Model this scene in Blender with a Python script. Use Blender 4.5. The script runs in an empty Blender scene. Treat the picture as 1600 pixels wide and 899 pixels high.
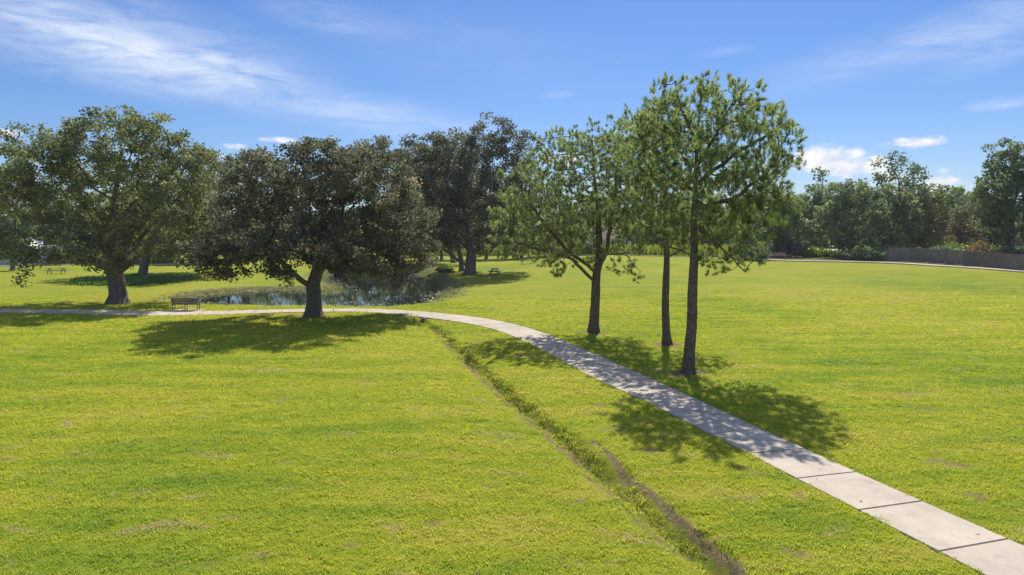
import bpy, bmesh, math, random
import numpy as np
from mathutils import Vector, Matrix
rng = np.random.default_rng(7)
random.seed(7)
SC = bpy.context.scene
COL = SC.collection
R = math.radians

# ------------------------------------------------------------------ camera
F = 1067.0; CH = 5.5; PITCH = math.atan(81.5 / F)
cam_d = bpy.data.cameras.new('camera'); cam = bpy.data.objects.new('camera', cam_d); COL.objects.link(cam)
cam_d.lens = 24.0; cam_d.sensor_width = 36.0; cam_d.clip_start = 0.1; cam_d.clip_end = 12000
cam.location = (0, 0, CH); cam.rotation_euler = (math.pi / 2 - PITCH, 0, 0)
SC.camera = cam

# ------------------------------------------------------------------ light
SC.view_settings.view_transform = 'Standard'; SC.view_settings.look = 'None'
SC.view_settings.gamma = 1.0; SC.view_settings.exposure = 0.62
SUN_EL = R(50.5); SUN_AZ = math.atan2(0.21, 1.0)      # azimuth from +Y towards +X
sd = bpy.data.lights.new('sun', 'SUN'); sd.energy = 3.9; sd.angle = R(0.53); sd.color = (1.0, 0.95, 0.86)
sun = bpy.data.objects.new('sun', sd); COL.objects.link(sun)
sdir = Vector((math.sin(SUN_AZ) * math.cos(SUN_EL), math.cos(SUN_AZ) * math.cos(SUN_EL), math.sin(SUN_EL)))
sun.rotation_euler = sdir.to_track_quat('Z', 'Y').to_euler(); sun.location = (20, 60, 80)

CAM_F = np.array([0, math.cos(PITCH), -math.sin(PITCH)]); CAM_U = np.array([0, math.sin(PITCH), math.cos(PITCH)])
def ray(px, py):
    return CAM_F + np.array([1, 0, 0]) * (px - 800) / F + CAM_U * (449.5 - py) / F
def at(px, py, Y):
    d = ray(px, py); t = Y / d[1]
    return np.array([0, 0, CH]) + d * t

class NT:
    """tiny helper round a node tree"""
    def __init__(s, nt): s.t = nt; s.n = nt.nodes; s.l = nt.links
    def node(s, typ, **kw):
        n = s.n.new(typ)
        for k, v in kw.items():
            setattr(n, k, v)
        return n
    def link(s, a, b): s.l.new(a, b)
    def setin(s, n, i, v):
        if isinstance(v, (int, float)): n.inputs[i].default_value = v
        elif isinstance(v, (tuple, list)): n.inputs[i].default_value = v
        else: s.l.new(v, n.inputs[i])
    def math(s, op, a, b=None, c=None, clamp=False):
        n = s.n.new('ShaderNodeMath'); n.operation = op; n.use_clamp = clamp
        s.setin(n, 0, a)
        if b is not None: s.setin(n, 1, b)
        if c is not None: s.setin(n, 2, c)
        return n.outputs[0]
    def vmath(s, op, a, b=None):
        n = s.n.new('ShaderNodeVectorMath'); n.operation = op
        s.setin(n, 0, a)
        if b is not None: s.setin(n, 1, b)
        return n.outputs['Value'] if op in ('DOT_PRODUCT', 'LENGTH', 'DISTANCE') else n.outputs[0]
    def mix(s, f, a, b, blend='MIX'):
        n = s.n.new('ShaderNodeMix'); n.data_type = 'RGBA'; n.blend_type = blend
        s.setin(n, 0, f); s.setin(n, 6, a); s.setin(n, 7, b)
        return n.outputs[2]
    def noise(s, vec, scale, detail=3, rough=0.55, dist=0.0):
        n = s.n.new('ShaderNodeTexNoise'); s.setin(n, 'Vector', vec) if vec is not None else None
        n.inputs['Scale'].default_value = scale; n.inputs['Detail'].default_value = detail
        n.inputs['Roughness'].default_value = rough; n.inputs['Distortion'].default_value = dist
        return n.outputs[0]
    def map(s, vec, scale=(1, 1, 1), rot=(0, 0, 0), loc=(0, 0, 0)):
        n = s.n.new('ShaderNodeMapping'); s.setin(n, 'Vector', vec)
        n.inputs['Scale'].default_value = scale; n.inputs['Rotation'].default_value = rot; n.inputs['Location'].default_value = loc
        return n.outputs[0]
    def ss(s, v, a, b, c=0.0, d=1.0):
        n = s.n.new('ShaderNodeMapRange'); n.interpolation_type = 'SMOOTHSTEP'
        s.setin(n, 0, v); s.setin(n, 1, a); s.setin(n, 2, b); s.setin(n, 3, c); s.setin(n, 4, d)
        return n.outputs[0]
    def ramp(s, v, stops):
        n = s.n.new('ShaderNodeValToRGB'); s.setin(n, 0, v); e = n.color_ramp.elements
        while len(e) < len(stops): e.new(0.5)
        for k, (p, c) in enumerate(stops):
            e[k].position = p; e[k].color = (*c, 1)
        return n.outputs[0]

# ------------------------------------------------------------------ sky
W = bpy.data.worlds.new('World'); SC.world = W; W.use_nodes = True
w = NT(W.node_tree); w.n.clear()
sky = w.node('ShaderNodeTexSky', sky_type='NISHITA', sun_disc=False, sun_elevation=SUN_EL, sun_rotation=SUN_AZ)
sky.air_density = 1.0; sky.dust_density = 0.35; sky.ozone_density = 2.2; sky.altitude = 0
hsv = w.node('ShaderNodeHueSaturation'); w.link(sky.outputs[0], hsv.inputs['Color']); hsv.inputs['Saturation'].default_value = 1.22
hsv.inputs['Value'].default_value = 1.0
geo = w.node('ShaderNodeTexCoord'); D = geo.outputs['Generated']
# cirrus lies on a high plane: stretch it like streaks seen from below
sep = w.node('ShaderNodeSeparateXYZ'); w.link(D, sep.inputs[0])
zz = w.math('ADD', w.math('MAXIMUM', sep.outputs[2], 0.0), 0.06)
comb = w.node('ShaderNodeCombineXYZ'); w.link(w.math('DIVIDE', sep.outputs[0], zz), comb.inputs[0]); w.link(w.math('DIVIDE', sep.outputs[1], zz), comb.inputs[1])
plane = comb.outputs[0]
streak = w.noise(w.map(plane, scale=(0.55, 1.5, 1), rot=(0, 0, R(-14))), 1.5, 7, 0.62, 0.8)
fine = w.noise(w.map(D, scale=(7, 7, 34), rot=(0, R(7), 0)), 1.6, 6, 0.6, 0.9)
puff = w.noise(w.map(D, scale=(1, 1, 1.9)), 30.0, 6, 0.6, 0.25)
def blob(px, py, rx, ry, tilt=0):
    c = ray(px, py); c /= np.linalg.norm(c)
    r = np.cross(c, [0, 0, 1]); r /= np.linalg.norm(r); u = np.cross(r, c)
    t = R(tilt); r2 = r * math.cos(t) + u * math.sin(t); u2 = -r * math.sin(t) + u * math.cos(t)
    dv = w.vmath('SUBTRACT', D, tuple(c))
    a = w.vmath('DOT_PRODUCT', dv, tuple(r2 / (rx / F))); b = w.vmath('DOT_PRODUCT', dv, tuple(u2 / (ry / F))); g = w.vmath('DOT_PRODUCT', dv, tuple(c / 0.3))
    q = w.math('ADD', w.math('ADD', w.math('MULTIPLY', a, a), w.math('MULTIPLY', b, b)), w.math('MULTIPLY', g, g))
    return w.ss(w.math('SQRT', q), 1.0, 0.0)
def add(a, b): return w.math('ADD', a, b)
cir = None
for (px, py, rx, ry, tl, s) in [(150, 50, 380, 85, -7, 0.9), (270, 95, 260, 34, -5, .8), (520, 28, 150, 34, -6, .42), (600, 182, 320, 40, -8, .55), (720, 70, 380, 80, -6, .16), (430, 150, 330, 60, -8, .22), (30, 30, 160, 40, 0, .5),
                                (1400, 78, 300, 45, 10, .42), (1560, 30, 160, 40, 12, .5), (1570, 80, 120, 30, 14, .4), (1563, 162, 50, 11, 2, .95), (220, 130, 190, 22, -4, .35), (1130, 80, 60, 10, 3, .3), (870, 148, 40, 9, 3, .3)]:
    m = w.math('MULTIPLY', blob(px, py, rx, ry, tl), s); cir = m if cir is None else add(cir, m)
general = w.math('MULTIPLY', w.ss(w.noise(plane, 0.35, 2), 0.36, 0.66), w.math('MULTIPLY', w.ss(sep.outputs[2], 0.30, 0.55), 1.1))  # unseen overhead cirrus, strengthened to whiten and brighten the fill light
cir = add(cir, general)
cirrus = w.math('MULTIPLY', w.math('MULTIPLY', cir, w.ss(fine, 0.10, 0.85)), 0.78, clamp=True)
cum = None
for (px, py, rx, ry, s) in [(1290, 250, 75, 32, 1.25), (1325, 262, 80, 24, 1.1), (1270, 238, 40, 18, .9), (1372, 250, 26, 12, .9), (1425, 223, 62, 15, 1.0), (1462, 287, 60, 16, 1.0), (1380, 275, 150, 22, .55), (1500, 288, 60, 13, .8),
                            (437, 219, 40, 8, .8), (365, 229, 32, 11, .9), (8, 209, 28, 11, 1.0), (1215, 205, 30, 10, .5), (345, 245, 40, 10, .5), (880, 250, 80, 20, .8), (-200, 200, 120, 25, 1), (1900, 220, 120, 30, 1)]:
    m = w.math('MULTIPLY', blob(px, py, rx, ry), s); cum = m if cum is None else w.math('MAXIMUM', cum, m)
cumulus = w.ss(add(cum, w.math('MULTIPLY', w.math('SUBTRACT', puff, 0.5), 2.3)), 0.22, 1.0)
cumulus = w.math('MULTIPLY', cumulus, w.ss(cum, 0.02, 0.3))
lo = w.math('MULTIPLY', w.ss(sep.outputs[2], 0.10, -0.02), 0.35)
skyb = w.mix(1.0, hsv.outputs[0], (0.615, 0.70, 0.915, 1), 'MULTIPLY')
skyc = w.mix(lo, skyb, (5.2, 6.6, 8.6, 1))
c1 = w.mix(cirrus, skyc, (6.6, 7.3, 8.7, 1))
c2 = w.mix(w.math('MULTIPLY', cumulus, 0.9), c1, w.ramp(puff, [(0.3, (6.2, 6.6, 7.6)), (0.6, (8.9, 8.6, 8.4))]))
bg = w.node('ShaderNodeBackground'); bg.inputs['Strength'].default_value = 0.079
w.link(c2, bg.inputs['Color']); out = w.node('ShaderNodeOutputWorld'); w.link(bg.outputs[0], out.inputs[0])

# ------------------------------------------------------------------ helpers
def tag(o, label=None, cat=None, group=None, kind=None):
    if label: o['label'] = label
    if cat: o['category'] = cat
    if group: o['group'] = group
    if kind: o['kind'] = kind
    return o
def empty(name, loc, rz=0, **kw):
    o = bpy.data.objects.new(name, None); COL.objects.link(o); o.location = loc; o.rotation_euler.z = rz
    o.empty_display_size = 0.3
    return tag(o, **kw)
def mesh_np(name, V, faces, mats, smooth=False, attrs=None):
    """V (n,3); faces (m,k) array of equal-sided faces, or a list of such arrays"""
    if isinstance(faces, np.ndarray): faces = [faces]
    me = bpy.data.meshes.new(name)
    nl = sum(f.size for f in faces); nf = sum(len(f) for f in faces)
    me.vertices.add(len(V)); me.vertices.foreach_set('co', np.asarray(V, np.float32).ravel())
    me.loops.add(nl); me.loops.foreach_set('vertex_index', np.concatenate([f.ravel() for f in faces]).astype(np.int32))
    me.polygons.add(nf)
    tot = np.concatenate([np.full(len(f), f.shape[1], np.int32) for f in faces])
    me.polygons.foreach_set('loop_start', np.concatenate([[0], np.cumsum(tot)[:-1]]).astype(np.int32))
    me.polygons.foreach_set('loop_total', tot)
    me.polygons.foreach_set('use_smooth', np.full(nf, bool(smooth)))
    me.update(calc_edges=True)
    for k, v in (attrs or {}).items():
        v = np.asarray(v, np.float32)
        if v.ndim == 1:
            a = me.attributes.new(k, 'FLOAT', 'POINT'); a.data.foreach_set('value', v)
        else:
            a = me.attributes.new(k, 'FLOAT_VECTOR', 'POINT'); a.data.foreach_set('vector', v.ravel())
    for m in (mats if isinstance(mats, (list, tuple)) else [mats]): me.materials.append(m)
    return me
def link(name, me, parent=None, loc=None, **kw):
    o = bpy.data.objects.new(name, me); COL.objects.link(o)
    if parent is not None: o.parent = parent
    if loc is not None: o.location = loc
    return tag(o, **kw)
def bm_mesh(name, bm, mat, smooth=False):
    me = bpy.data.meshes.new(name); bm.to_mesh(me); bm.free(); me.materials.append(mat)
    if smooth:
        for p in me.polygons: p.use_smooth = True
    return me
def box(bm, c, s, rot=None, bev=0.0):
    r = bmesh.ops.create_cube(bm, size=1)
    M = Matrix.Translation(c) @ (rot.to_matrix().to_4x4() if rot is not None else Matrix()) @ Matrix.Diagonal((*s, 1))
    bmesh.ops.transform(bm, matrix=M, verts=r['verts'])
    if bev:
        es = list({e for v in r['verts'] for e in v.link_edges})
        bmesh.ops.bevel(bm, geom=es, offset=bev, segments=1, affect='EDGES')
def boxmesh(name, c, s, mat, rot=None, bev=0.006):
    bm = bmesh.new(); box(bm, c, s, rot, bev); return bm_mesh(name, bm, mat)
def sstep(a, b, v):
    t = np.clip((v - a) / (b - a), 0, 1); return t * t * (3 - 2 * t)
def seg_dist(P, pts):
    """distance of points P (n,2) to a polyline, and the signed side"""
    best = np.full(len(P), 1e9); side = np.zeros(len(P)); par = np.zeros(len(P)); acc = 0
    for a, b in zip(pts[:-1], pts[1:]):
        ab = b - a; L2 = ab @ ab
        t = np.clip(((P - a) @ ab) / L2, 0, 1); q = a + t[:, None] * ab; d = np.hypot(*(P - q).T)
        cr = ab[0] * (P[:, 1] - a[1]) - ab[1] * (P[:, 0] - a[0])
        m = d < best; best[m] = d[m]; side[m] = np.sign(cr[m]); par[m] = acc + t[m] * math.sqrt(L2)
        acc += math.sqrt(L2)
    return best, side, par
def in_poly(P, poly):
    x, y = P[:, 0], P[:, 1]; ins = np.zeros(len(P), bool); n = len(poly)
    for i in range(n):
        x1, y1 = poly[i]; x2, y2 = poly[(i + 1) % n]
        c = ((y1 > y) != (y2 > y)) & (x < (x2 - x1) * (y - y1) / (y2 - y1 + 1e-12) + x1); ins ^= c
    return ins
def poly_sd(P, poly):
    d, _, _ = seg_dist(P, np.vstack([poly, poly[:1]])); return np.where(in_poly(P, poly), -d, d)
def on_plane(px, py, z):
    d = ray(px, py); t = (z - CH) / d[2]; return (np.array([0, 0, CH]) + d * t)[:2]

# ------------------------------------------------------------------ terrain shape
WATER = -0.20
pond_px = [(285, 472), (330, 479), (420, 480.5), (500, 481), (600, 480.5), (650, 477), (684, 468), (694, 457), (676, 444), (658, 430), (642, 417), (600, 414.5), (545, 415), (522, 424), (505, 437),
           (520, 444), (536, 449), (532, 457), (505, 461), (470, 455.5), (420, 455), (350, 459.5), (300, 466)]
POND = np.array([on_plane(x, y, WATER) for x, y in pond_px])
ditch_px = [(655, 497), (690, 515), (730, 552), (765, 582), (800, 613), (850, 652), (900, 688), (950, 733), (1000, 775), (1060, 825), (1110, 865), (1160, 905), (1230, 960), (1400, 1100)]
def z_base(x, y):
    x = np.asarray(x, float); y = np.asarray(y, float)
    r = x / np.maximum(y, 1.0)
    rise = 0.5 + 1.5 * sstep(-0.10, 0.16, r)
    z = sstep(36, 104, y) * rise * 1.0
    z = z + 0.10 * np.sin(x * 0.11 + 1.3) * np.sin(y * 0.09 + 0.4) * sstep(5, 30, y) + 0.035 * np.sin(x * 0.43 + y * 0.17) * np.sin(y * 0.37 - x * .12)
    return z
def _hit0(px, py, fn):
    d = ray(px, py); t = 5.0; o = np.array([0, 0, CH])
    while t < 900:
        p = o + d * t
        if p[2] < fn(p[0], p[1]): break
        t += 0.25 if t < 60 else 0.6
    a, b = t - 0.7, t
    for _ in range(30):
        m = (a + b) / 2; p = o + d * m
        if p[2] < fn(p[0], p[1]): b = m
        else: a = m
    return o + d * b
DITCH = np.array([_hit0(x, y, z_base)[:2] for x, y in ditch_px])
scarp_px = [(925, 683), (955, 705), (985, 740), (1030, 772), (1075, 812), (1120, 848), (1150, 872), (1185, 905), (1240, 950)]
SCARP = np.array([_hit0(x, y, z_base)[:2] for x, y in scarp_px])
def smooth_poly(P, n=6):
    out_ = []; P = np.asarray(P)
    for i in range(len(P) - 1):
        p0 = P[max(i - 1, 0)]; p1 = P[i]; p2 = P[i + 1]; p3 = P[min(i + 2, len(P) - 1)]
        for k in range(n):
            t = k / n
            out_.append(0.5 * ((2 * p1) + (-p0 + p2) * t + (2 * p0 - 5 * p1 + 4 * p2 - p3) * t ** 2 + (-p0 + 3 * p1 - 3 * p2 + p3) * t ** 3))
    out_.append(P[-1]); return np.array(out_)
DITCH = smooth_poly(DITCH, 4); SCARP = smooth_poly(SCARP, 3)
def hz(x, y):
    x = np.atleast_1d(np.asarray(x, float)); y = np.atleast_1d(np.asarray(y, float)); sh = x.shape
    x = x.ravel(); y = y.ravel(); z = z_base(x, y); P = np.stack([x, y], 1)
    # ditch
    m = (x > -9) & (x < 12) & (y < 46)
    if m.any():
        d, s, par = seg_dist(P[m], DITCH)
        wob = 0.10 * np.sin(par * 2.1) + 0.07 * np.sin(par * 5.3)
        wl = 0.62 + wob; wr = 0.45 + 0.6 * wob
        ww = np.where(s > 0, wr, wl)
        prof = -0.30 * (1 - sstep(0, 1, d / ww)) * (1.15 + 0.2 * np.sin(par * 0.9)) - 0.10 * np.exp(-(d / 1.9) ** 2)
        d2, s2, par2 = seg_dist(P[m], SCARP)
        prof += -0.09 * (1 - sstep(0.05, .26, d2)) * (0.7 + 0.5 * np.sin(par2 * 3.1)) 
        z[m] += prof
    m = (y > 40) & (y < 150) & (x < 5) & (x > -60)
    if m.any():
        sdv = poly_sd(P[m], POND) + 0.25 * np.sin(x[m] * 1.9) * np.sin(y[m] * .8)
        bank = sstep(-1.6, 0.5, sdv)
        z[m] = z[m] * sstep(-.5, 2.6, sdv) + (1 - sstep(-.5, 2.6, sdv)) * np.minimum(z[m], -0.11) 
        z[m] = z[m] * bank + (1 - bank) * (WATER - 0.5)
    return z.reshape(sh)
def hz1(x, y): return float(hz(x, y)[0])
def hit(px, py):
    return _hit0(px, py, lambda a, b: hz1(a, b))

# ------------------------------------------------------------------ path outline
near_up = [(-60, 481.5), (0, 482.8), (130, 484), (200, 486.2), (260, 486.6), (319, 486.6), (387, 485), (481, 482.8), (544, 482), (606, 483.7), (660, 487.3), (706.8, 492), (760, 498), (813.6, 509.4), (867, 526.7), (920, 550), (1000, 584), (1143.6, 650), (1250, 699), (1266.5, 705.7), (1343, 743), (1441, 784.5), (1555.8, 836.7), (1700, 897), (2100, 1065)]
near_lo = [(-60, 487.5), (0, 488.5), (130, 491), (200, 493.4), (260, 493.6), (309, 492.6), (387.5, 490.4), (481, 488.4), (544, 487), (606, 489.7), (653, 494.7), (706.8, 501.4), (760, 511.5), (813.6, 530.7), (867, 557.4), (920, 588), (1000, 622.9), (1053.6, 650), (1120, 682.7), (1183.8, 716.5), (1250, 750), (1349.6, 801), (1462.7, 857.7), (1536, 899), (1800, 1030)]
PU = smooth_poly([_hit0(x, y, z_base)[:2] for x, y in near_up]); PL = smooth_poly([_hit0(x, y, z_base)[:2] for x, y in near_lo])
def resample(P, step):
    s = np.concatenate([[0], np.cumsum(np.hypot(*np.diff(P, axis=0).T))]); n = max(2, int(s[-1] / step) + 1)
    t = np.linspace(0, s[-1], n); return np.stack([np.interp(t, s, P[:, 0]), np.interp(t, s, P[:, 1])], 1)
# centre line: midpoint between each upper point and its nearest lower point
PUr = resample(PU, 0.5); PLr = resample(PL, 0.1); PUd = resample(PU, 0.1)
mid = []; wid = []
for p in PUr:
    q = PLr[np.argmin(np.hypot(*(PLr - p).T))]; mid.append((p + q) / 2)
mid = np.array(mid)
for _ in range(14): mid[1:-1] = (mid[:-2] + 2 * mid[1:-1] + mid[2:]) / 4
for p in mid:
    wid.append(np.min(np.hypot(*(PLr - p).T)) + np.min(np.hypot(*(PUd - p).T)))
wid = np.array(wid)
for _ in range(30): wid[1:-1] = (wid[:-2] + 2 * wid[1:-1] + wid[2:]) / 4
PATH = mid; PATHW = wid
far_px = [(-260, 425), (-100, 420), (0, 417), (60, 414.5), (160, 413.6), (260, 413.4), (340, 411), (430, 407.5), (520, 404), (600, 402.5), (680, 401.5), (760, 400.6), (880, 398.5), (1000, 399.5), (1080, 401.5), (1180, 405.8), (1262, 408.7), (1389, 411.4), (1473, 416.3), (1540, 420.5), (1600, 425), (1700, 434), (1900, 455)]
FARP = []
for x, y in far_px:
    FARP.append(_hit0(x, y, z_base)[:2])
FARP = resample(smooth_poly(FARP, 8), 1.8)

# ------------------------------------------------------------------ materials
def newmat(name):
    m = bpy.data.materials.new(name); m.use_nodes = True; t = NT(m.node_tree); t.n.clear()
    o = t.node('ShaderNodeOutputMaterial'); return m, t, o
def principled(t, o, col, rough=0.8, spec=0.3, normal=None, **kw):
    b = t.node('ShaderNodeBsdfPrincipled'); t.setin(b, 'Base Color', col); t.setin(b, 'Roughness', rough); t.setin(b, 'Specular IOR Level', spec)
    if normal is not None: t.link(normal, b.inputs['Normal'])
    for k, v in kw.items(): t.setin(b, k, v)
    t.link(b.outputs[0], o.inputs[0]); return b
def bump(t, h, strength=0.4, dist=0.02, normal=None):
    b = t.node('ShaderNodeBump'); t.setin(b, 'Height', h); b.inputs['Strength'].default_value = strength; b.inputs['Distance'].default_value = dist
    if normal is not None: t.link(normal, b.inputs['Normal'])
    return b.outputs[0]
def simple(name, col, rough=0.8, var=0.25, scale=6, spec=0.3, stretch=(1, 1, 1), bmp=0.3, bd=0.01, metallic=0.0):
    m, t, o = newmat(name); tc = t.node('ShaderNodeTexCoord').outputs['Object']; v = t.map(tc, scale=stretch)
    n = t.noise(v, scale, 5, 0.6); c = t.mix(n, tuple(np.clip(np.array(col) * (1 - var), 0, 1)) + (1,), tuple(np.clip(np.array(col) * (1 + var), 0, 1)) + (1,))
    principled(t, o, c, rough, spec, bump(t, t.noise(v, scale * 4, 4, 0.6), bmp, bd), Metallic=metallic); return m

# lawn colour shared by the soil sheet and the blades that stand on it
ng = bpy.data.node_groups.new('lawn_colour', 'ShaderNodeTree')
ng.interface.new_socket('Color', in_out='OUTPUT', socket_type='NodeSocketColor')
g = NT(ng); go = g.node('NodeGroupOutput'); gp = g.node('ShaderNodeNewGeometry').outputs['Position']
gp2 = g.map(gp, scale=(1, 1, 0))
big = g.noise(gp2, 0.055, 3, 0.55, 0.4); medn = g.noise(g.map(gp2, rot=(0, 0, R(12)), scale=(0.45, 1.2, 1)), 0.55, 5, 0.66, 0.5); fin = g.noise(gp2, 3.3, 4, 0.7)
stre = g.noise(g.map(gp2, rot=(0, 0, R(-16)), scale=(0.10, 1.5, 1)), 0.9, 4, 0.6, 0.3)
val = g.math('ADD', g.math('ADD', g.math('MULTIPLY', big, 0.33), g.math('MULTIPLY', medn, 0.32)), g.math('ADD', g.math('MULTIPLY', fin, 0.17), g.math('MULTIPLY', stre, 0.20)))
lc = g.ramp(val, [(0.33, (0.085, 0.175, 0.010)), (0.44, (0.180, 0.270, 0.012)), (0.52, (0.262, 0.320, 0.014)), (0.60, (0.31, 0.335, 0.034)), (0.70, (0.35, 0.33, 0.085))])
dry = g.ss(g.noise(g.map(gp2, rot=(0, 0, R(10)), scale=(0.6, 1.3, 1)), 0.85, 5, 0.7, 0.6), 0.56, 0.74)
lc = g.mix(g.math('MULTIPLY', dry, 0.75), lc, (0.33, 0.27, 0.10, 1))
dk = g.ss(g.noise(gp2, 1.7, 5, 0.75, 0.4), 0.62, 0.74)
lc = g.mix(g.math('MULTIPLY', dk, 0.85), lc, (0.085, 0.125, 0.018, 1))  # darker spots, tiny grass shadows put into the lawn colour
lc = g.mix(1.0, lc, (1.62, 1.36, 2.8, 1), 'MULTIPLY')
fl_ = g.ss(g.noise(gp2, 7.0, 4, 0.75), 0.58, 0.70)
lc = g.mix(g.math('MULTIPLY', fl_, 0.75), lc, (0.16, 0.17, 0.04, 1))  # finer dark flecks, small shadows between blades painted in
g.link(lc, go.inputs[0])

def lawncol(t):
    n = t.node('ShaderNodeGroup'); n.node_tree = ng; return n.outputs[0]

def ground_material():
    m, t, o = newmat('lawn_ground'); c = lawncol(t); P = t.node('ShaderNodeNewGeometry').outputs['Position']
    def A(n):
        a = t.node('ShaderNodeAttribute'); a.attribute_name = n; return a.outputs['Fac']
    n1 = t.noise(P, 9, 5, 0.7); n2 = t.noise(P, 26, 4, 0.7)
    c = t.mix(t.ss(n2, 0.35, 0.7), t.mix(1.0, c, (0.66, 0.68, 0.66, 1), 'MULTIPLY'), c)
    c = t.mix(1.0, c, (0.76, 0.78, 0.58, 1), 'MULTIPLY')
    soilc = t.ramp(n1, [(0.3, (0.06, 0.045, 0.022)), (0.55, (0.21, 0.155, 0.080)), (0.8, (0.38, 0.29, 0.15))])
    mud = t.ramp(t.noise(P, 1.6, 6, 0.7), [(0.3, (0.05, 0.045, 0.022)), (0.5, (0.15, 0.14, 0.06)), (0.7, (0.26, 0.27, 0.09))])
    s = t.ss(t.math('ADD', A('soil'), t.math('MULTIPLY', t.math('SUBTRACT', n1, 0.5), 1.6)), 0.3, 0.75)
    c = t.mix(s, c, soilc)
    ms = t.ss(t.math('ADD', A('mud'), t.math('MULTIPLY', t.math('SUBTRACT', t.noise(P, 0.7, 5, 0.7), 0.5), 1.3)), 0.3, 0.7)
    c = t.mix(ms, c, mud)
    lush = t.math('MULTIPLY', A('lush'), 0.75); c = t.mix(lush, c, (0.06, 0.09, 0.02, 1))  # dark ditch weeds and the shade at its bottom, both put into colour
    nb = bump(t, t.math('ADD', n2, n1), 0.8, 0.045)
    principled(t, o, c, 0.95, 0.1, nb); return m
M_ground = ground_material()

def leaf_material(name, dark, light, tip=None, trans=0.35, rough=0.5, spec=0.35, tcol=None, lawn=False):
    m, t, o = newmat(name); a = t.node('ShaderNodeAttribute'); a.attribute_name = 'tint'
    if lawn:
        c = t.mix(1.0, lawncol(t), t.ramp(a.outputs['Fac'], [(0.0, (1.12, 1.14, 1.2)), (0.6, (1.42, 1.42, 1.7)), (1.0, (1.52, 1.50, 2.4))]), 'MULTIPLY')
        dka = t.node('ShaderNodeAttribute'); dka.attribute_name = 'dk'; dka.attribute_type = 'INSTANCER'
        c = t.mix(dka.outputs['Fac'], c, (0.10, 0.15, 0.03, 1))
    else:
        stops = [(0.05, dark), (0.75, light)]
        if tip: stops.append((0.97, tip))
        c = t.ramp(a.outputs['Fac'], stops)
    p = t.node('ShaderNodeBsdfPrincipled'); t.setin(p, 'Base Color', c); p.inputs['Roughness'].default_value = rough; p.inputs['Specular IOR Level'].default_value = spec
    tr = t.node('ShaderNodeBsdfTranslucent'); t.setin(tr, 'Color', t.mix(1.0, c, tcol or (1.3, 1.45, 0.6, 1), 'MULTIPLY'))
    mx = t.node('ShaderNodeMixShader'); mx.inputs[0].default_value = trans; t.link(p.outputs[0], mx.inputs[1]); t.link(tr.outputs[0], mx.inputs[2]); t.link(mx.outputs[0], o.inputs[0]); return m
M_blade = leaf_material('grass_blade', None, None, trans=0.5, rough=0.6, spec=0.15, lawn=True, tcol=(1.12, 1.14, 0.8, 1))
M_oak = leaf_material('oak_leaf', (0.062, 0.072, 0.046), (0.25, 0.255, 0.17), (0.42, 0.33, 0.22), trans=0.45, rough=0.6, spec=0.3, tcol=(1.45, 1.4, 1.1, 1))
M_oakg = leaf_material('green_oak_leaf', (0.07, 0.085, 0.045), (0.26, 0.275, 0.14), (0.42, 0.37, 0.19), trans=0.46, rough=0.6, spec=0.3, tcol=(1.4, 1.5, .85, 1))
M_bgl = leaf_material('woodland_leaf', (0.09, 0.12, 0.075), (0.27, 0.31, 0.17), (0.42, 0.42, 0.22), trans=0.46, rough=0.6, spec=0.3, tcol=(1.4, 1.5, .95, 1))
M_lime = leaf_material('bright_leaf', (0.10, 0.15, 0.02), (0.25, 0.30, 0.035), (0.40, 0.36, 0.06), trans=0.45, rough=0.6)
M_brown = leaf_material('russet_leaf', (0.12, 0.10, 0.06), (0.26, 0.21, 0.12), (0.40, 0.22, 0.12), trans=0.3)
M_pine = leaf_material('pine_needle', (0.105, 0.145, 0.065), (0.37, 0.43, 0.195), (0.58, 0.56, 0.34), trans=0.6, rough=0.5, spec=0.4, tcol=(1.35, 1.4, 0.9, 1))
M_lush = leaf_material('waterside_leaf', (0.04, 0.09, 0.02), (0.11, 0.20, 0.035), (0.24, 0.26, 0.07), trans=0.4)
M_pad = leaf_material('lily_pad', (0.055, 0.055, 0.03), (0.15, 0.14, 0.07), (0.30, 0.28, 0.17), trans=0.05, rough=0.4, spec=0.5)

def bark(name, a, b, sc=7, st=(1, 1, .22), strength=0.9):
    m, t, o = newmat(name); P = t.map(t.node('ShaderNodeTexCoord').outputs['Object'], scale=st)
    v = t.node('ShaderNodeTexVoronoi'); v.feature = 'DISTANCE_TO_EDGE'; v.inputs['Scale'].default_value = sc
    n = t.noise(P, sc, 5, 0.7); pv = t.mix(0.25, P, t.node('ShaderNodeTexNoise').outputs[1]); t.link(P, v.inputs['Vector'])
    h = t.math('ADD', t.math('MULTIPLY', t.ss(v.outputs[0], 0.0, 0.25), 0.45), t.math('MULTIPLY', n, 1.1))
    c = t.ramp(t.math('MULTIPLY', h, 0.62), [(0.15, tuple(np.array(a) * .5)), (0.45, a), (0.9, b)])
    principled(t, o, c, 0.92, 0.15, bump(t, h, strength, 0.05)); return m
M_barkp = bark('pine_bark', (0.14, 0.105, 0.085), (0.33, 0.26, 0.215), 13, (1, 1, .35), .7)
M_barko = bark('oak_bark', (0.15, 0.135, 0.115), (0.34, 0.31, 0.27), 9)

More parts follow.
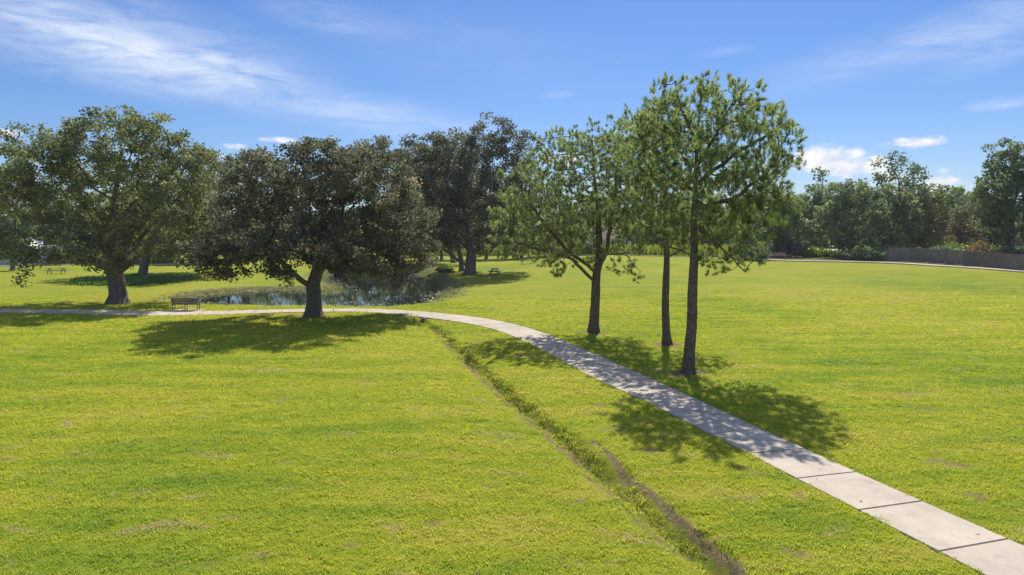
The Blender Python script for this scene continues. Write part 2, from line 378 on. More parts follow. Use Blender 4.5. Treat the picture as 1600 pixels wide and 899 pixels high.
def concrete():
    m, t, o = newmat('path_concrete'); P = t.node('ShaderNodeNewGeometry').outputs['Position']
    oi = t.node('ShaderNodeObjectInfo').outputs['Random']
    n = t.noise(P, 0.8, 6, 0.65); f = t.noise(P, 40, 4, 0.7); st = t.noise(t.map(P, scale=(1, 1, 1)), 2.6, 6, 0.7, 0.6)
    c = t.ramp(n, [(0.3, (0.41, 0.345, 0.275)), (0.55, (0.51, 0.435, 0.345)), (0.8, (0.57, 0.49, 0.395))])
    c = t.mix(t.math('MULTIPLY', t.ss(st, 0.50, 0.72), 0.5), c, (0.30, 0.25, 0.20, 1))
    c = t.mix(t.math('MULTIPLY', t.ss(f, 0.5, 0.75), 0.22), c, (0.34, 0.31, 0.27, 1))
    hv = t.node('ShaderNodeHueSaturation'); t.link(c, hv.inputs['Color']); t.link(t.math('ADD', t.math('MULTIPLY', oi, 0.10), 0.96), hv.inputs['Value'])
    principled(t, o, hv.outputs[0], 0.88, 0.25, bump(t, f, 0.35, 0.006)); return m
M_conc = concrete()
M_soil = simple('joint_soil', (0.09, 0.07, 0.05), 0.95, 0.4, 8)
M_wood = simple('weathered_wood', (0.20, 0.17, 0.14), 0.85, 0.35, 5, stretch=(1, 1, 8))
M_fence = simple('grey_fence_wood', (0.165, 0.148, 0.14), 0.9, 0.45, 2.2, stretch=(3, 3, .5))
ft = NT(M_fence.node_tree); pb_ = [n_ for n_ in ft.n if n_.type == 'BSDF_PRINCIPLED'][0]; src = pb_.inputs['Base Color'].links[0].from_socket
gpos = ft.node('ShaderNodeNewGeometry').outputs['Position']; wz = ft.noise(ft.map(gpos, scale=(6, 6, .6)), 1.0, 3, .6); oi_ = ft.node('ShaderNodeObjectInfo').outputs['Random']
hv_ = ft.node('ShaderNodeHueSaturation'); ft.link(src, hv_.inputs['Color']); ft.link(ft.math('ADD', ft.math('MULTIPLY', oi_, .45), ft.math('ADD', ft.math('MULTIPLY', wz, .9), .3)), hv_.inputs['Value']); ft.link(hv_.outputs[0], pb_.inputs['Base Color'])
M_bench = simple('red_brown_timber', (0.42, 0.23, 0.16), 0.7, 0.3, 5)
M_benchg = simple('grey_brown_slats', (0.11, 0.092, 0.075), 0.7, 0.3, 5)
M_metal = simple('grey_metal', (0.22, 0.22, 0.21), 0.45, 0.2, 9, metallic=0.6)
M_table = simple('pale_tabletop', (0.55, 0.53, 0.50), 0.75, 0.2, 6)
M_tabled = simple('dark_table_frame', (0.10, 0.085, 0.07), 0.8, 0.3, 6)
M_wallw = simple('white_render', (0.72, 0.71, 0.69), 0.85, 0.06, 1.5)
M_roof = simple('pinkish_roof_tile', (0.33, 0.22, 0.18), 0.85, 0.3, 2.5, stretch=(1, 1, 4))
M_glass = simple('window_glass', (0.04, 0.05, 0.06), 0.1, 0.1, 3, spec=0.6, bmp=0.02)
M_road = simple('pale_asphalt', (0.42, 0.40, 0.39), 0.9, 0.15, 0.8)
M_rock = simple('pale_rock', (0.38, 0.35, 0.30), 0.9, 0.3, 5)
M_lampw = simple('white_painted_metal', (0.75, 0.75, 0.74), 0.5, 0.05, 4)

# ------------------------------------------------------------------ ground sheet
def axis(segs):
    v = []
    for a, b, s in segs: v += list(np.arange(a, b - 1e-6, s))
    return np.array(v + [segs[-1][1]])
far = lambda a, b, n: list(np.geomspace(a, b, n))
gx = np.array([-x for x in far(130, 6000, 16)[::-1]][:-1] + list(axis([(-130, -48, 1.6), (-48, -8, 0.5), (-8, 7, 0.12), (7, 15, 0.16), (15, 44, 0.5), (44, 130, 1.6)])) + far(130, 6000, 16)[1:])
gy = np.array([-6000, -2000, -600, -200, -80, -40, -20, -10, -4, 0, 3, 6] + list(axis([(7, 45, 0.17), (45, 150, 0.6)])) + far(150, 9000, 22)[1:])
X, Y = np.meshgrid(gx, gy); Z = hz(X.ravel(), Y.ravel())
PG = np.stack([X.ravel(), Y.ravel()], 1)
# press the ground a little below every slab
def path_dist(P, line):
    d = np.full(len(P), 1e3); lo_, hi_ = line.min(0) - 3, line.max(0) + 3
    m = (P[:, 0] > lo_[0]) & (P[:, 0] < hi_[0]) & (P[:, 1] > lo_[1]) & (P[:, 1] < hi_[1])
    d[m] = seg_dist(P[m], line)[0]; return d
def path_half(P, line=None):
    # local half width of near path
    out_ = np.empty(len(P))
    for i in range(0, len(P), 4000):
        Q = P[i:i + 4000]; k = np.argmin(((Q[:, None, :] - PATH[None]) ** 2).sum(2), 1); out_[i:i + 4000] = PATHW[k] / 2
    return out_
sel = (np.abs(PG[:, 0]) < 60) & (PG[:, 1] > 5) & (PG[:, 1] < 75)
dn = np.full(len(PG), 1e3); dn[sel] = path_dist(PG[sel], PATH)
selp = dn < 3; hw = np.full(len(PG), 1.0); hw[selp] = path_half(PG[selp])
Z = Z - 0.10 * (1 - sstep(-0.12, 0.0, dn - hw))
df = path_dist(PG, FARP); Z = Z - 0.03 * (1 - sstep(0.3, 1.1, df))
TREE_BASES = [(183, 474), (490, 494), (928, 520), (1043, 539), (1076, 584), (735, 429), (709, 411), (222, 433)]
TB = [hit(x, y) for x, y in TREE_BASES]
soil = np.zeros(len(PG)); mud = np.zeros(len(PG)); lush = np.zeros(len(PG))
TRACKS = [[(1110, 613), (1300, 608), (1450, 598), (1640, 580)], [(40, 690), (95, 683), (150, 678)], [(70, 746), (130, 741)], [(-30, 722), (30, 717)], [(1150, 470), (1350, 465), (1500, 470)]]
TRACKS = [(np.array([_hit0(x, y, z_base)[:2] for x, y in t_]), w_, a_) for t_, w_, a_ in zip(TRACKS, (.30, .22, .14, .2, .5), (.42, .62, .62, .85, .3))]
PATCHES = [(620, 495, 1.2), (938, 632, .6), (905, 613, .5), (955, 668, .8), (208, 716, .32), (1180, 740, .45), (325, 880, .4), (545, 853, .35), (1290, 640, .5), (1480, 725, .9), (1530, 775, .7), (1440, 640, .9), (770, 760, .5), (680, 820, .4), (1010, 700, .6), (1240, 860, .5), (450, 720, .4), (300, 560, 0.7)]
PATCHES = [(_hit0(x, y, z_base), r_) for x, y, r_ in PATCHES]
def soil_at(P):
    so = np.zeros(len(P))
    for k, p in enumerate(TB):
        d = np.hypot(P[:, 0] - p[0], P[:, 1] - p[1]); so = np.maximum(so, (0.75 if k < 5 else .5) * (1 - sstep(0.3, 1.7 if k < 5 else 2, d + .35 * np.sin(P[:, 0] * 3 + k) * np.sin(P[:, 1] * 2.7))))
    m = (P[:, 0] > -9) & (P[:, 0] < 12) & (P[:, 1] < 46) & (P[:, 1] > 3)
    if m.any():
        d, s, par = seg_dist(P[m], DITCH); up = sstep(6, 18, P[m][:, 1]); mod = .78 + .3 * np.sin(par * 1.7) * np.sin(par * .6)
        q = np.maximum(1.1 * np.exp(-((d - 0.36) / 0.34) ** 2) * (s < 0) * (0.12 + .88 * up) * mod, .55 * np.exp(-(d / .16) ** 2))
        d2 = seg_dist(P[m], SCARP)[0]; so[m] = np.maximum(so[m], np.maximum(q, 0.9 * (1 - sstep(0.03, 0.22, d2))))
    for L_, w_, a_ in TRACKS:
        d = seg_dist(P, L_)[0]; so = np.maximum(so, a_ * (1 - sstep(.3 * w_, w_, d)))
    for q, rr in PATCHES:
        d = np.hypot(P[:, 0] - q[0], (P[:, 1] - q[1]) * 1.3); so = np.maximum(so, .6 * (1 - sstep(.2 * rr, rr, d + .25 * rr * np.sin(P[:, 0] * 5) * np.sin(P[:, 1] * 6))))
    return so
soil = soil_at(PG)
m = (PG[:, 0] > -9) & (PG[:, 0] < 12) & (PG[:, 1] < 46) & (PG[:, 1] > 3)
d, s, par = seg_dist(PG[m], DITCH)
up = sstep(6, 18, PG[m][:, 1])
lush[m] = np.maximum(lush[m], .7 * (1 - sstep(0.1, 0.42, d)) * (s > 0))  # mask for the painted strip of ditch shade and dark weeds
eg = (dn - hw > -.05) & (dn - hw < .16); soil[eg] = np.maximum(soil[eg], .42)
m = (PG[:, 1] > 40) & (PG[:, 1] < 150) & (PG[:, 0] < 8) & (PG[:, 0] > -70)
sdv = poly_sd(PG[m], POND)
mud[m] = np.maximum(0, 0.95 * (1 - sstep(0.3, np.where(PG[m][:, 1] < 54, 1.6, 4.5), sdv)))
soil[m] = np.maximum(soil[m], 0)
m = (PG[:, 1] > 60) & (PG[:, 1] < 200)
j_ = np.argmin(np.abs(FARP[None, :, 0] / FARP[None, :, 1] - (PG[m][:, 0] / PG[m][:, 1])[:, None]), 1); bey = PG[m][:, 1] - FARP[j_, 1]; rt_ = PG[m][:, 0] / PG[m][:, 1]
mud[m] = np.maximum(mud[m], sstep(1.2, 2.2, bey) * (1 - sstep(26, 32, bey)) * sstep(.30, .34, rt_) * .9)
V = np.stack([X.ravel(), Y.ravel(), Z], 1); nx = len(gx); ny = len(gy)
idx = np.arange(nx * ny).reshape(ny, nx)
Fq = np.stack([idx[:-1, :-1].ravel(), idx[:-1, 1:].ravel(), idx[1:, 1:].ravel(), idx[1:, :-1].ravel()], 1)
link('ground', mesh_np('ground', V, Fq, M_ground, True, dict(soil=soil, mud=mud, lush=lush)), kind='structure', label='rolling mown park lawn with a shallow drainage ditch')

# ------------------------------------------------------------------ pond water
wm, t, o = newmat('pond_water'); P = t.node('ShaderNodeNewGeometry').outputs['Position']
nb = bump(t, t.noise(t.map(P, scale=(1, 0.6, 1)), 2.6, 3, 0.5), 0.10, 0.010)
principled(t, o, (0.010, 0.012, 0.008, 1), 0.03, 0.5, nb, IOR=1.33)
lo_, hi_ = POND.min(0) - 4, POND.max(0) + 4
wx = np.linspace(lo_[0], hi_[0], 30); wy = np.linspace(lo_[1], hi_[1], 30); WX, WY = np.meshgrid(wx, wy)
inp = poly_sd(np.stack([WX.ravel(), WY.ravel()], 1), POND) < 5
ids = np.arange(900).reshape(30, 30); wq = np.stack([ids[:-1, :-1].ravel(), ids[:-1, 1:].ravel(), ids[1:, 1:].ravel(), ids[1:, :-1].ravel()], 1); wq = wq[inp[wq].any(1)]
link('pond_water', mesh_np('pond_water', np.stack([WX.ravel(), WY.ravel(), np.full(900, WATER)], 1), wq, wm), kind='structure', label='still dark pond water reflecting the trees')

# ------------------------------------------------------------------ paths made of slabs
def make_path(name, label, C_, Wd, z_off, slab_len, mat, joint=0.03, thick=0.12, sub=3):
    root = empty(name, (0, 0, 0), kind='structure', label=label)
    s = np.concatenate([[0], np.cumsum(np.hypot(*np.diff(C_, axis=0).T))]); L = s[-1]
    n = int(L / slab_len)
    T = np.gradient(C_, axis=0); T /= np.hypot(*T.T)[:, None]
    def P_(u):
        c = np.array([np.interp(u, s, C_[:, 0]), np.interp(u, s, C_[:, 1])]); tt = np.array([np.interp(u, s, T[:, 0]), np.interp(u, s, T[:, 1])]); tt /= np.hypot(*tt)
        return c, np.array([-tt[1], tt[0]]), np.interp(u, s, Wd) / 2
    rngp = random.Random(5)
    for k in range(n):
        u0 = L - (k + 1) * slab_len + joint / 2; u1 = L - k * slab_len - joint / 2
        if u0 < 0: break
        vs = []; tilt = rngp.uniform(-.010, .010)
        for j in range(sub + 1):
            c, nn, h = P_(u0 + (u1 - u0) * j / sub)
            zc = float(z_base(c[0], c[1])) + z_off + tilt * (j / sub - .5)
            for sgn in (-1, 1):
                e = c + nn * h * sgn; vs.append((e[0], e[1], zc - 0.006)); e2 = c + nn * (h - 0.02) * sgn; vs.append((e2[0], e2[1], zc)); vs.append((e[0], e[1], zc - thick))
        # per row: L edge, L inner, L bottom, R edge, R inner, R bottom
        vs = np.array(vs); fs = []
        for j in range(sub):
            a = j * 6; b = a + 6
            for (p, q) in ((2, 0), (0, 1), (1, 4), (4, 3), (3, 5)):
                fs.append((a + q, a + p, b + p, b + q))
        for a, fl in ((0, 0), (sub * 6, 1)):
            f1 = (a + 1, a + 4, a + 5, a + 2); f2 = (a + 0, a + 1, a + 2, a + 2)
            fs.append(f1 if fl else f1[::-1])
        c0 = vs.mean(0); me = mesh_np('slab', vs - c0, np.array(fs), mat)
        link('slab', me, root, tuple(c0))
    return root
make_path('footpath', 'curving pale concrete footpath of jointed slabs crossing the lawn', PATH, PATHW, 0.018, 1.80, M_conc, 0.045)
FW = np.full(len(FARP), 1.7)
# distant path: slabs too thin to tell apart, one continuous strip
def strip(name, label, C_, half, z_off, mat):
    T = np.gradient(C_, axis=0); T /= np.hypot(*T.T)[:, None]; N = np.stack([-T[:, 1], T[:, 0]], 1)
    zc = z_base(C_[:, 0], C_[:, 1]) + z_off
    rows = [np.column_stack([C_ + N * half * s_, zc + dz_]) for s_, dz_ in ((-1, -0.12), (-1, 0), (1, 0), (1, -0.12))]
    V = np.stack(rows, 1).reshape(-1, 3); n = len(C_); i = np.arange(n - 1)
    f = np.concatenate([np.stack([i * 4 + a, (i + 1) * 4 + a, (i + 1) * 4 + a + 1, i * 4 + a + 1], 1) for a in range(3)])
    return link(name, mesh_np(name, V, f, mat), kind='structure', label=label)
strip('distant_path', 'thin pale path running along the far edge of the park', FARP, 0.95, 0.10, M_conc)

# ------------------------------------------------------------------ tree machinery
def grow(att, trunk, step, kill, iters=90, jit=0.15, grav=0.0):
    nodes = [np.array(p, float) for p in trunk]; par = [-1] + list(range(len(trunk) - 1))
    Nd = np.array(nodes); A = att.copy()
    D2 = ((A[:, None] - Nd[None]) ** 2).sum(2); near = D2.argmin(1); nd = D2.min(1)
    # attractors may not hook on to the lowest part of the trunk
    for it in range(iters):
        keep = nd > kill * kill; A = A[keep]; near = near[keep]; nd = nd[keep]
        if len(A) == 0: break
        v = A - Nd[near]; v /= np.linalg.norm(v, axis=1)[:, None] + 1e-9
        acc = np.zeros((len(Nd), 3)); np.add.at(acc, near, v); act = np.unique(near)
        d = acc[act]; ln = np.linalg.norm(d, axis=1); good = ln > 0.15
        act = act[good]; d = d[good] / ln[good][:, None]
        d += rng.normal(0, jit, d.shape); d[:, 2] += grav; d /= np.linalg.norm(d, axis=1)[:, None]
        new = Nd[act] + d * step
        # skip duplicates
        k0 = len(Nd); Nd = np.vstack([Nd, new]); par += list(act)
        dn_ = ((A[:, None] - new[None]) ** 2).sum(2) if len(new) else None
        if dn_ is None: break
        mn = dn_.min(1); am = dn_.argmin(1); better = mn < nd
        if not better.any(): break
        nd = np.where(better, mn, nd); near = np.where(better, am + k0, near)
        if len(Nd) > 6000: break
    return Nd, np.array(par)
def radii(Nd, par, r_tip, expo, r_base, ntrunk):
    n = len(Nd); acc = np.zeros(n); ch = np.zeros(n, int)
    for i in range(1, n): ch[par[i]] += 1
    rp = np.zeros(n)
    for i in range(n - 1, -1, -1):
        if ch[i] == 0: rp[i] = r_tip ** expo
        else: rp[i] = acc[i]
        if i > 0: acc[par[i]] += rp[i]
    r = rp ** (1 / expo); sc = r_base / r[0]
    # keep twigs thin, scale the thick end to the wanted trunk
    tt = np.clip((r - r_tip) / (r[0] - r_tip + 1e-9), 0, 1); r = r * (1 + (sc - 1) * tt ** 0.6)
    return r, ch
def frames(dv):
    ref = np.array([0.31, 0.93, 0.17]); a = np.cross(dv, ref); a /= np.linalg.norm(a, axis=1)[:, None] + 1e-9; b = np.cross(dv, a); return a, b
def link_limbs(root, Nd, par, r, spec, n, b, mat, main):
    if not main:
        V, Fq = tubes(Nd - b, par, r, spec, skip=n); link('limbs', mesh_np('limbs', V, Fq, mat, True), root, kind='stuff'); return
    comp = np.zeros(len(Nd), int)
    for i in range(n, len(Nd)): comp[i] = i if par[i] < n else comp[par[i]]
    ids, cnt = np.unique(comp[n:], return_counts=True); big_ = set(ids[np.argsort(-cnt)[:9]])
    for cid in list(big_) + [-1]:
        m = (comp == cid) if cid >= 0 else ~np.isin(comp, list(big_)); m[:n] = False
        if not m.any(): continue
        V, Fq = tubes(Nd - b, par, r, spec, only=m)
        link('limb' if cid >= 0 else 'small_branches', mesh_np('limb', V, Fq, mat, True), root, kind=None if cid >= 0 else 'stuff')
def tubes(Nd, par, r, sides_fn, skip=0, only=None):
    n = len(Nd); i = np.arange(max(1, skip), n) if only is None else np.nonzero(only)[0]; p = par[i]
    dv = np.zeros((n, 3)); dv[1:] = Nd[1:] - Nd[par[1:]]; dv[0] = dv[1] if n > 1 else (0, 0, 1); dv /= np.linalg.norm(dv, axis=1)[:, None] + 1e-9
    Vs = []; Fs = []; off = 0
    for lo_r, hi_r, k in sides_fn:
        m = (r[i] >= lo_r) & (r[i] < hi_r); ii = i[m]; pp = p[m]
        if len(ii) == 0: continue
        rs = np.minimum(r[pp], r[ii] * 1.25); re = r[ii]
        a1, b1 = frames(dv[ii]); cs = (dv[ii] * dv[pp]).sum(1) > 0.55
        ds = np.where(cs[:, None], dv[pp], dv[ii]); a0, b0 = frames(ds)
        th = np.arange(k) * 2 * math.pi / k; c = np.cos(th)[None, :, None]; s = np.sin(th)[None, :, None]
        st = Nd[pp] - dv[ii] * (r[pp] * .3)[:, None] * (~cs)[:, None]
        r0 = st[:, None] + (a0[:, None] * c + b0[:, None] * s) * rs[:, None, None]
        r1 = Nd[ii][:, None] + (a1[:, None] * c + b1[:, None] * s) * re[:, None, None]
        V = np.concatenate([r0, r1], 1); m_ = len(ii); base = off + np.arange(m_)[:, None] * 2 * k; j = np.arange(k)[None]; jn = (np.arange(k) + 1)[None] % k
        Fs.append(np.stack([base + j, base + jn, base + k + jn, base + k + j], 2).reshape(-1, 4)); Vs.append(V.reshape(-1, 3)); off += m_ * 2 * k
    return np.concatenate(Vs), np.concatenate(Fs)
def trunk_tube(pts, rad, k=14, flare=1.7, flare_h=0.7, lump=0.06):
    pts = np.array(pts); s = np.concatenate([[0], np.cumsum(np.linalg.norm(np.diff(pts, axis=0), axis=1))]); n = max(8, int(s[-1] / 0.22)); u = np.linspace(0, s[-1], n)
    C_ = np.stack([np.interp(u, s, pts[:, c]) for c in range(3)], 1); 
    for _ in range(3): C_[1:-1] = (C_[:-2] + 2 * C_[1:-1] + C_[2:]) / 4
    rr = np.interp(u, s, rad); C_[0, 2] -= 0.15
    dv = np.gradient(C_, axis=0); dv /= np.linalg.norm(dv, axis=1)[:, None]; a, b = frames(dv); th = np.arange(k) * 2 * math.pi / k
    fl = 1 + (flare - 1) * np.exp(-u / (flare_h * 0.45)); lobes = 1 + 0.16 * np.sin(th * 5 + 1)[None] * np.exp(-u / flare_h)[:, None] + lump * np.sin(th[None] * 3 + u[:, None] * 2.3) + lump * .7 * rng.normal(0, 1, (n, k)) * .6
    rad2 = rr[:, None] * fl[:, None] * lobes
    V = C_[:, None] + (a[:, None] * np.cos(th)[None, :, None] + b[:, None] * np.sin(th)[None, :, None]) * rad2[:, :, None]
    i = np.arange(n - 1)[:, None] * k; j = np.arange(k)[None]; jn = (j + 1) % k
    Fq = np.stack([i + j, i + jn, i + k + jn, i + k + j], 2).reshape(-1, 4); return V.reshape(-1, 3), Fq
def rand_dirs(n, zs=1.0):
    v = rng.normal(0, 1, (n, 3)); v[:, 2] *= zs; return v / (np.linalg.norm(v, axis=1)[:, None] + 1e-9)
def leaf_cloud(cent, ctint, per, size, spread, flat=0.7, droop=0.0):
    n = len(cent) * per; c = np.repeat(cent, per, 0); ti = np.repeat(ctint, per)
    off = np.clip(rng.normal(0, 1, (n, 3)), -1.7, 1.7) * spread; off[:, 2] *= flat; off[:, 2] -= droop * np.abs(rng.normal(0, 1, n))
    c = c + off; u = rand_dirs(n, 0.7); q = rand_dirs(n, 0.9); v = np.cross(u, q); v /= np.linalg.norm(v, axis=1)[:, None] + 1e-9
    sz = size * rng.uniform(0.6, 1.3, n); L = u * (sz * 0.62)[:, None]; Wd = v * (sz * 0.44)[:, None]; nrm = np.cross(u, v) * (sz * .12)[:, None]
    V = np.stack([c - L, c + Wd + nrm, c + L, c - Wd + nrm], 1).reshape(-1, 3); Fq = np.arange(n * 4).reshape(n, 4)
    tint = np.clip(ti + rng.normal(0, 0.16, n), 0, 1); return V, Fq, np.repeat(tint, 4)
def lobes_to_att(lobes, Yd, n_att, shell=0.45, spikes=1.0):
    """lobes: (px, py, rx, ry, dY, rY) ellipsoids; px sizes at the lobe's own depth"""
    L = []
    for (px, py, rx, ry, dY, rY) in lobes:
        Yc = Yd + dY; c = at(px, py, Yc); L.append((c, rx * Yc / F, rY, ry * Yc / F))
    vol = np.array([a * b * c for _, a, b, c in L]) ** 0.85; cnt = np.maximum(8, (n_att * vol / vol.sum()).astype(int)); out_ = []
    for (c, a, b, h), k in zip(L, cnt):
        u = rand_dirs(k); r_ = rng.uniform(0, 1, k) ** (1 / 3) * (1 - shell) + shell * rng.uniform(.8, 1.05, k)
        wob = 1 + 0.20 * np.sin(u[:, 0] * 7 + c[0]) * np.sin(u[:, 2] * 6 + c[1]) + 0.12 * np.sin(u[:, 1] * 9 + u[:, 0] * 6 + c[2]) + 0.22 * spikes * (rng.uniform(0, 1, k) > .93)
        out_.append(c + u * (r_ * wob)[:, None] * np.array([a, b, h]))
    return np.concatenate(out_)
def broadleaf(name, label, cat, base_px, trunk_px, r_base, lobes, mats, n_att=900, step=0.55, per=14, size=0.17, spread=0.34, group=None, Yd=None, flare=1.6, droop=.05, tips=0.045, r_tip=0.012, tintbase=0.4, r_top=None, extra=None, bare=0.0):
    b = hit(*base_px) if Yd is None else None
    if b is None:
        b = at(base_px[0], base_px[1], Yd); b = np.array([b[0], Yd, hz1(b[0], Yd)])
    Yd = b[1]
    root = empty(name, tuple(b), label=label, cat=cat, group=group)
    tr = [np.array([b[0], b[1], b[2]])]
    for q in trunk_px:
        px, py = q[:2]; tr.append(at(px, py, Yd + (q[2] if len(q) > 2 else 0)))
    tr = np.array(tr); s = np.concatenate([[0], np.cumsum(np.linalg.norm(np.diff(tr, axis=0), axis=1))]); n = max(3, int(s[-1] / step)); u = np.linspace(0, s[-1], n)
    T = np.stack([np.interp(u, s, tr[:, c]) for c in range(3)], 1)
    att = lobes_to_att(lobes, Yd, n_att); att = att[att[:, 2] > b[2] + 0.9]
    Nd, par = grow(att, T, step, step * 1.25)
    r, ch = radii(Nd, par, r_tip, 2.25, r_base, n)
    rt = r[:n].copy(); rt = np.maximum.accumulate(rt[::-1])[::-1]
    V, Fq = trunk_tube(T - b, rt, flare=flare); link('trunk', mesh_np('trunk', V, Fq, mats[1], True), root)
    if len(Nd) > n:
        link_limbs(root, Nd, par, r, [(0, .03, 3), (.03, .1, 5), (.1, 9, 9)], n, b, mats[1], Yd < 90)
    tipm = (r < tips) & (np.arange(len(Nd)) >= n)
    cent = Nd[tipm] - b
    nz_ = np.sin(cent[:, 0] * 2.1 / step + 1.3) * np.sin(cent[:, 1] * 1.7 / step + .4) + np.sin(cent[:, 2] * 2.3 / step + cent[:, 0] * 1.1 / step)
    cent = cent[rng.uniform(0, 1, len(cent)) < .80 + .28 * nz_]
    if bare: cent = cent[rng.uniform(0, 1, len(cent)) > bare]
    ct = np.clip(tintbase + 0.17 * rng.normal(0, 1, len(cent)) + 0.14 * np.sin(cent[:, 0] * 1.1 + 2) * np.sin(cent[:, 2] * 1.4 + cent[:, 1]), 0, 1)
    V, Fq, ti = leaf_cloud(cent, ct, per, size, spread, droop=droop); link('crown', mesh_np('crown', V, Fq, mats[0], False, dict(tint=ti)), root)
    return root, b, len(Fq)
stats = []
def pine(name, label, base_px, trunk_px, r_base, r_top, lobes, limbs=None, n_att=420, step=0.30, group=None, needles=30, nl=0.20, nw=0.0095, dens=1.0, Yd=None):
    b = hit(*base_px) if Yd is None else np.array([*at(base_px[0], base_px[1], Yd)[:1], Yd, 0.])
    if Yd is not None: b[2] = hz1(b[0], b[1])
    Yd = b[1]
    root = empty(name, tuple(b), label=label, cat='pine tree', group=group)
    tr = [np.array([b[0], b[1], b[2]])] + [at(q[0], q[1], Yd + (q[2] if len(q) > 2 else 0)) for q in trunk_px]; tr = np.array(tr)
    s = np.concatenate([[0], np.cumsum(np.linalg.norm(np.diff(tr, axis=0), axis=1))]); n = int(s[-1] / step); u = np.linspace(0, s[-1], n)
    T = np.stack([np.interp(u, s, tr[:, c]) for c in range(3)], 1); rt = np.interp(u / s[-1], [0, .3, .75, 1], [r_base, r_base * .84, r_base * .32, r_top])
    V, Fq = trunk_tube(T - b, rt, flare=1.45, flare_h=.6, lump=.07); link('trunk', mesh_np('trunk', V, Fq, M_barkp, True), root)
    nodes = list(T); par0 = [-1] + list(range(n - 1)); 
    for lm in (limbs or []):       # explicit main limbs: list of (px,py,dY)
        q = np.array([at(a_, b_, Yd + c_) for a_, b_, c_ in lm]); k0 = int(np.argmin(((T - q[0]) ** 2).sum(1)))
        q = np.vstack([T[k0], q[1:]]); ss_ = np.concatenate([[0], np.cumsum(np.linalg.norm(np.diff(q, axis=0), axis=1))]); m_ = max(2, int(ss_[-1] / step)); last = k0
        for uu in np.linspace(0, ss_[-1], m_)[1:]:
            nodes.append(np.array([np.interp(uu, ss_, q[:, c]) for c in range(3)]) + rng.normal(0, .02, 3)); par0.append(last); last = len(nodes) - 1
    n0 = len(nodes); att = lobes_to_att(lobes, Yd, n_att, shell=.25, spikes=0.0)
    Nd0 = np.array(nodes)
    # grow with the explicit skeleton as seed
    Nd = Nd0; par = list(par0); A = att; D2 = ((A[:, None] - Nd[None]) ** 2).sum(2)
    trunklow = np.arange(len(Nd)); low = (trunklow < n) & (u[np.minimum(trunklow, n - 1)] < 0.30 * s[-1]); D2[:, low] += 1e4
    near = D2.argmin(1); nd = D2.min(1)
    for it in range(60):
        keep = nd > (step * 1.05) ** 2; A = A[keep]; near = near[keep]; nd = nd[keep]
        if len(A) == 0: break
        v = A - Nd[near]; v /= np.linalg.norm(v, axis=1)[:, None]; acc = np.zeros((len(Nd), 3)); np.add.at(acc, near, v); act = np.unique(near)
        d = acc[act]; ln = np.linalg.norm(d, axis=1); ok = ln > .15; act = act[ok]; d = d[ok] / ln[ok][:, None]; d += rng.normal(0, .16, d.shape); d[:, 2] += .10; d /= np.linalg.norm(d, axis=1)[:, None]
        new = Nd[act] + d * step; k0 = len(Nd); Nd = np.vstack([Nd, new]); par += list(act)
        if len(new) == 0: break
        dn_ = ((A[:, None] - new[None]) ** 2).sum(2); mn = dn_.min(1); am = dn_.argmin(1); bt = mn < nd
        if not bt.any(): break
        nd = np.where(bt, mn, nd); near = np.where(bt, am + k0, near)
    par = np.array(par); r, ch = radii(Nd, par, 0.011, 2.3, r_base * .8, n); r[n:] = np.clip(r[n:], .008, r_base * .5)
    link_limbs(root, Nd, par, r, [(0, .02, 3), (.02, .06, 5), (.06, 9, 8)], n, b, M_barkp, True)
    # needle tufts at the twig ends and just behind them
    dv = np.zeros_like(Nd); dv[1:] = Nd[1:] - Nd[par[1:]]; dv /= np.linalg.norm(dv, axis=1)[:, None] + 1e-9
    i = np.arange(len(Nd)); tip = (ch == 0) & (i >= n0 * 0 + n); second = np.zeros(len(Nd), bool); second[par[tip]] = True; second &= (i >= n) & (r < .03); second &= rng.uniform(0, 1, len(Nd)) < .75
    third = (r < .022) & (i >= n) & ~tip & ~second & (rng.uniform(0, 1, len(Nd)) < .5)
    cl = []; ax = []
    for msk, reps in ((tip, 3), (second, 2), (third, 1)):
        c = np.repeat(Nd[msk], reps, 0); a = np.repeat(dv[msk], reps, 0); k = np.repeat(np.arange(reps), 1)
        a = a * 0.6 + rng.normal(0, .32, a.shape); a[:, 2] += 0.75; a /= np.linalg.norm(a, axis=1)[:, None]
        c = c + rng.normal(0, .09, c.shape); cl.append(c); ax.append(a)
    cl = np.concatenate(cl); ax = np.concatenate(ax); keep = rng.uniform(0, 1, len(cl)) < dens; cl = cl[keep]; ax = ax[keep]
    N = len(cl); ct = np.clip(.42 + .2 * rng.normal(0, 1, N), 0, 1)
    c = np.repeat(cl, needles, 0); a = np.repeat(ax, needles, 0); M_ = N * needles
    alng = rng.uniform(0, 1, M_) ** .8 * np.repeat(rng.uniform(.12, .32, N), needles); o_ = c + a * alng[:, None]
    pr = rand_dirs(M_); pr -= a * (pr * a).sum(1)[:, None]; pr /= np.linalg.norm(pr, axis=1)[:, None] + 1e-9
    ang = rng.uniform(.45, 1.35, M_) - alng * 1.6; dd = a * np.cos(ang)[:, None] + pr * np.sin(ang)[:, None]
    ln = nl * rng.uniform(.7, 1.15, M_); tipp = o_ + dd * ln[:, None]; tipp[:, 2] -= ln * .10
    sd_ = np.cross(dd, rand_dirs(M_)); sd_ /= np.linalg.norm(sd_, axis=1)[:, None] + 1e-9; sd_ *= nw
    V = np.stack([o_ - sd_, o_ + sd_, tipp], 1).reshape(-1, 3) - b; Fq = np.arange(M_ * 3).reshape(-1, 3)
    ti = np.repeat(np.clip(np.repeat(ct, needles) + rng.normal(0, .12, M_), 0, 1), 3)
    link('crown', mesh_np('crown', V, Fq, M_pine, False, dict(tint=ti)), root)
    stats.append((name, len(Fq))); return root, b

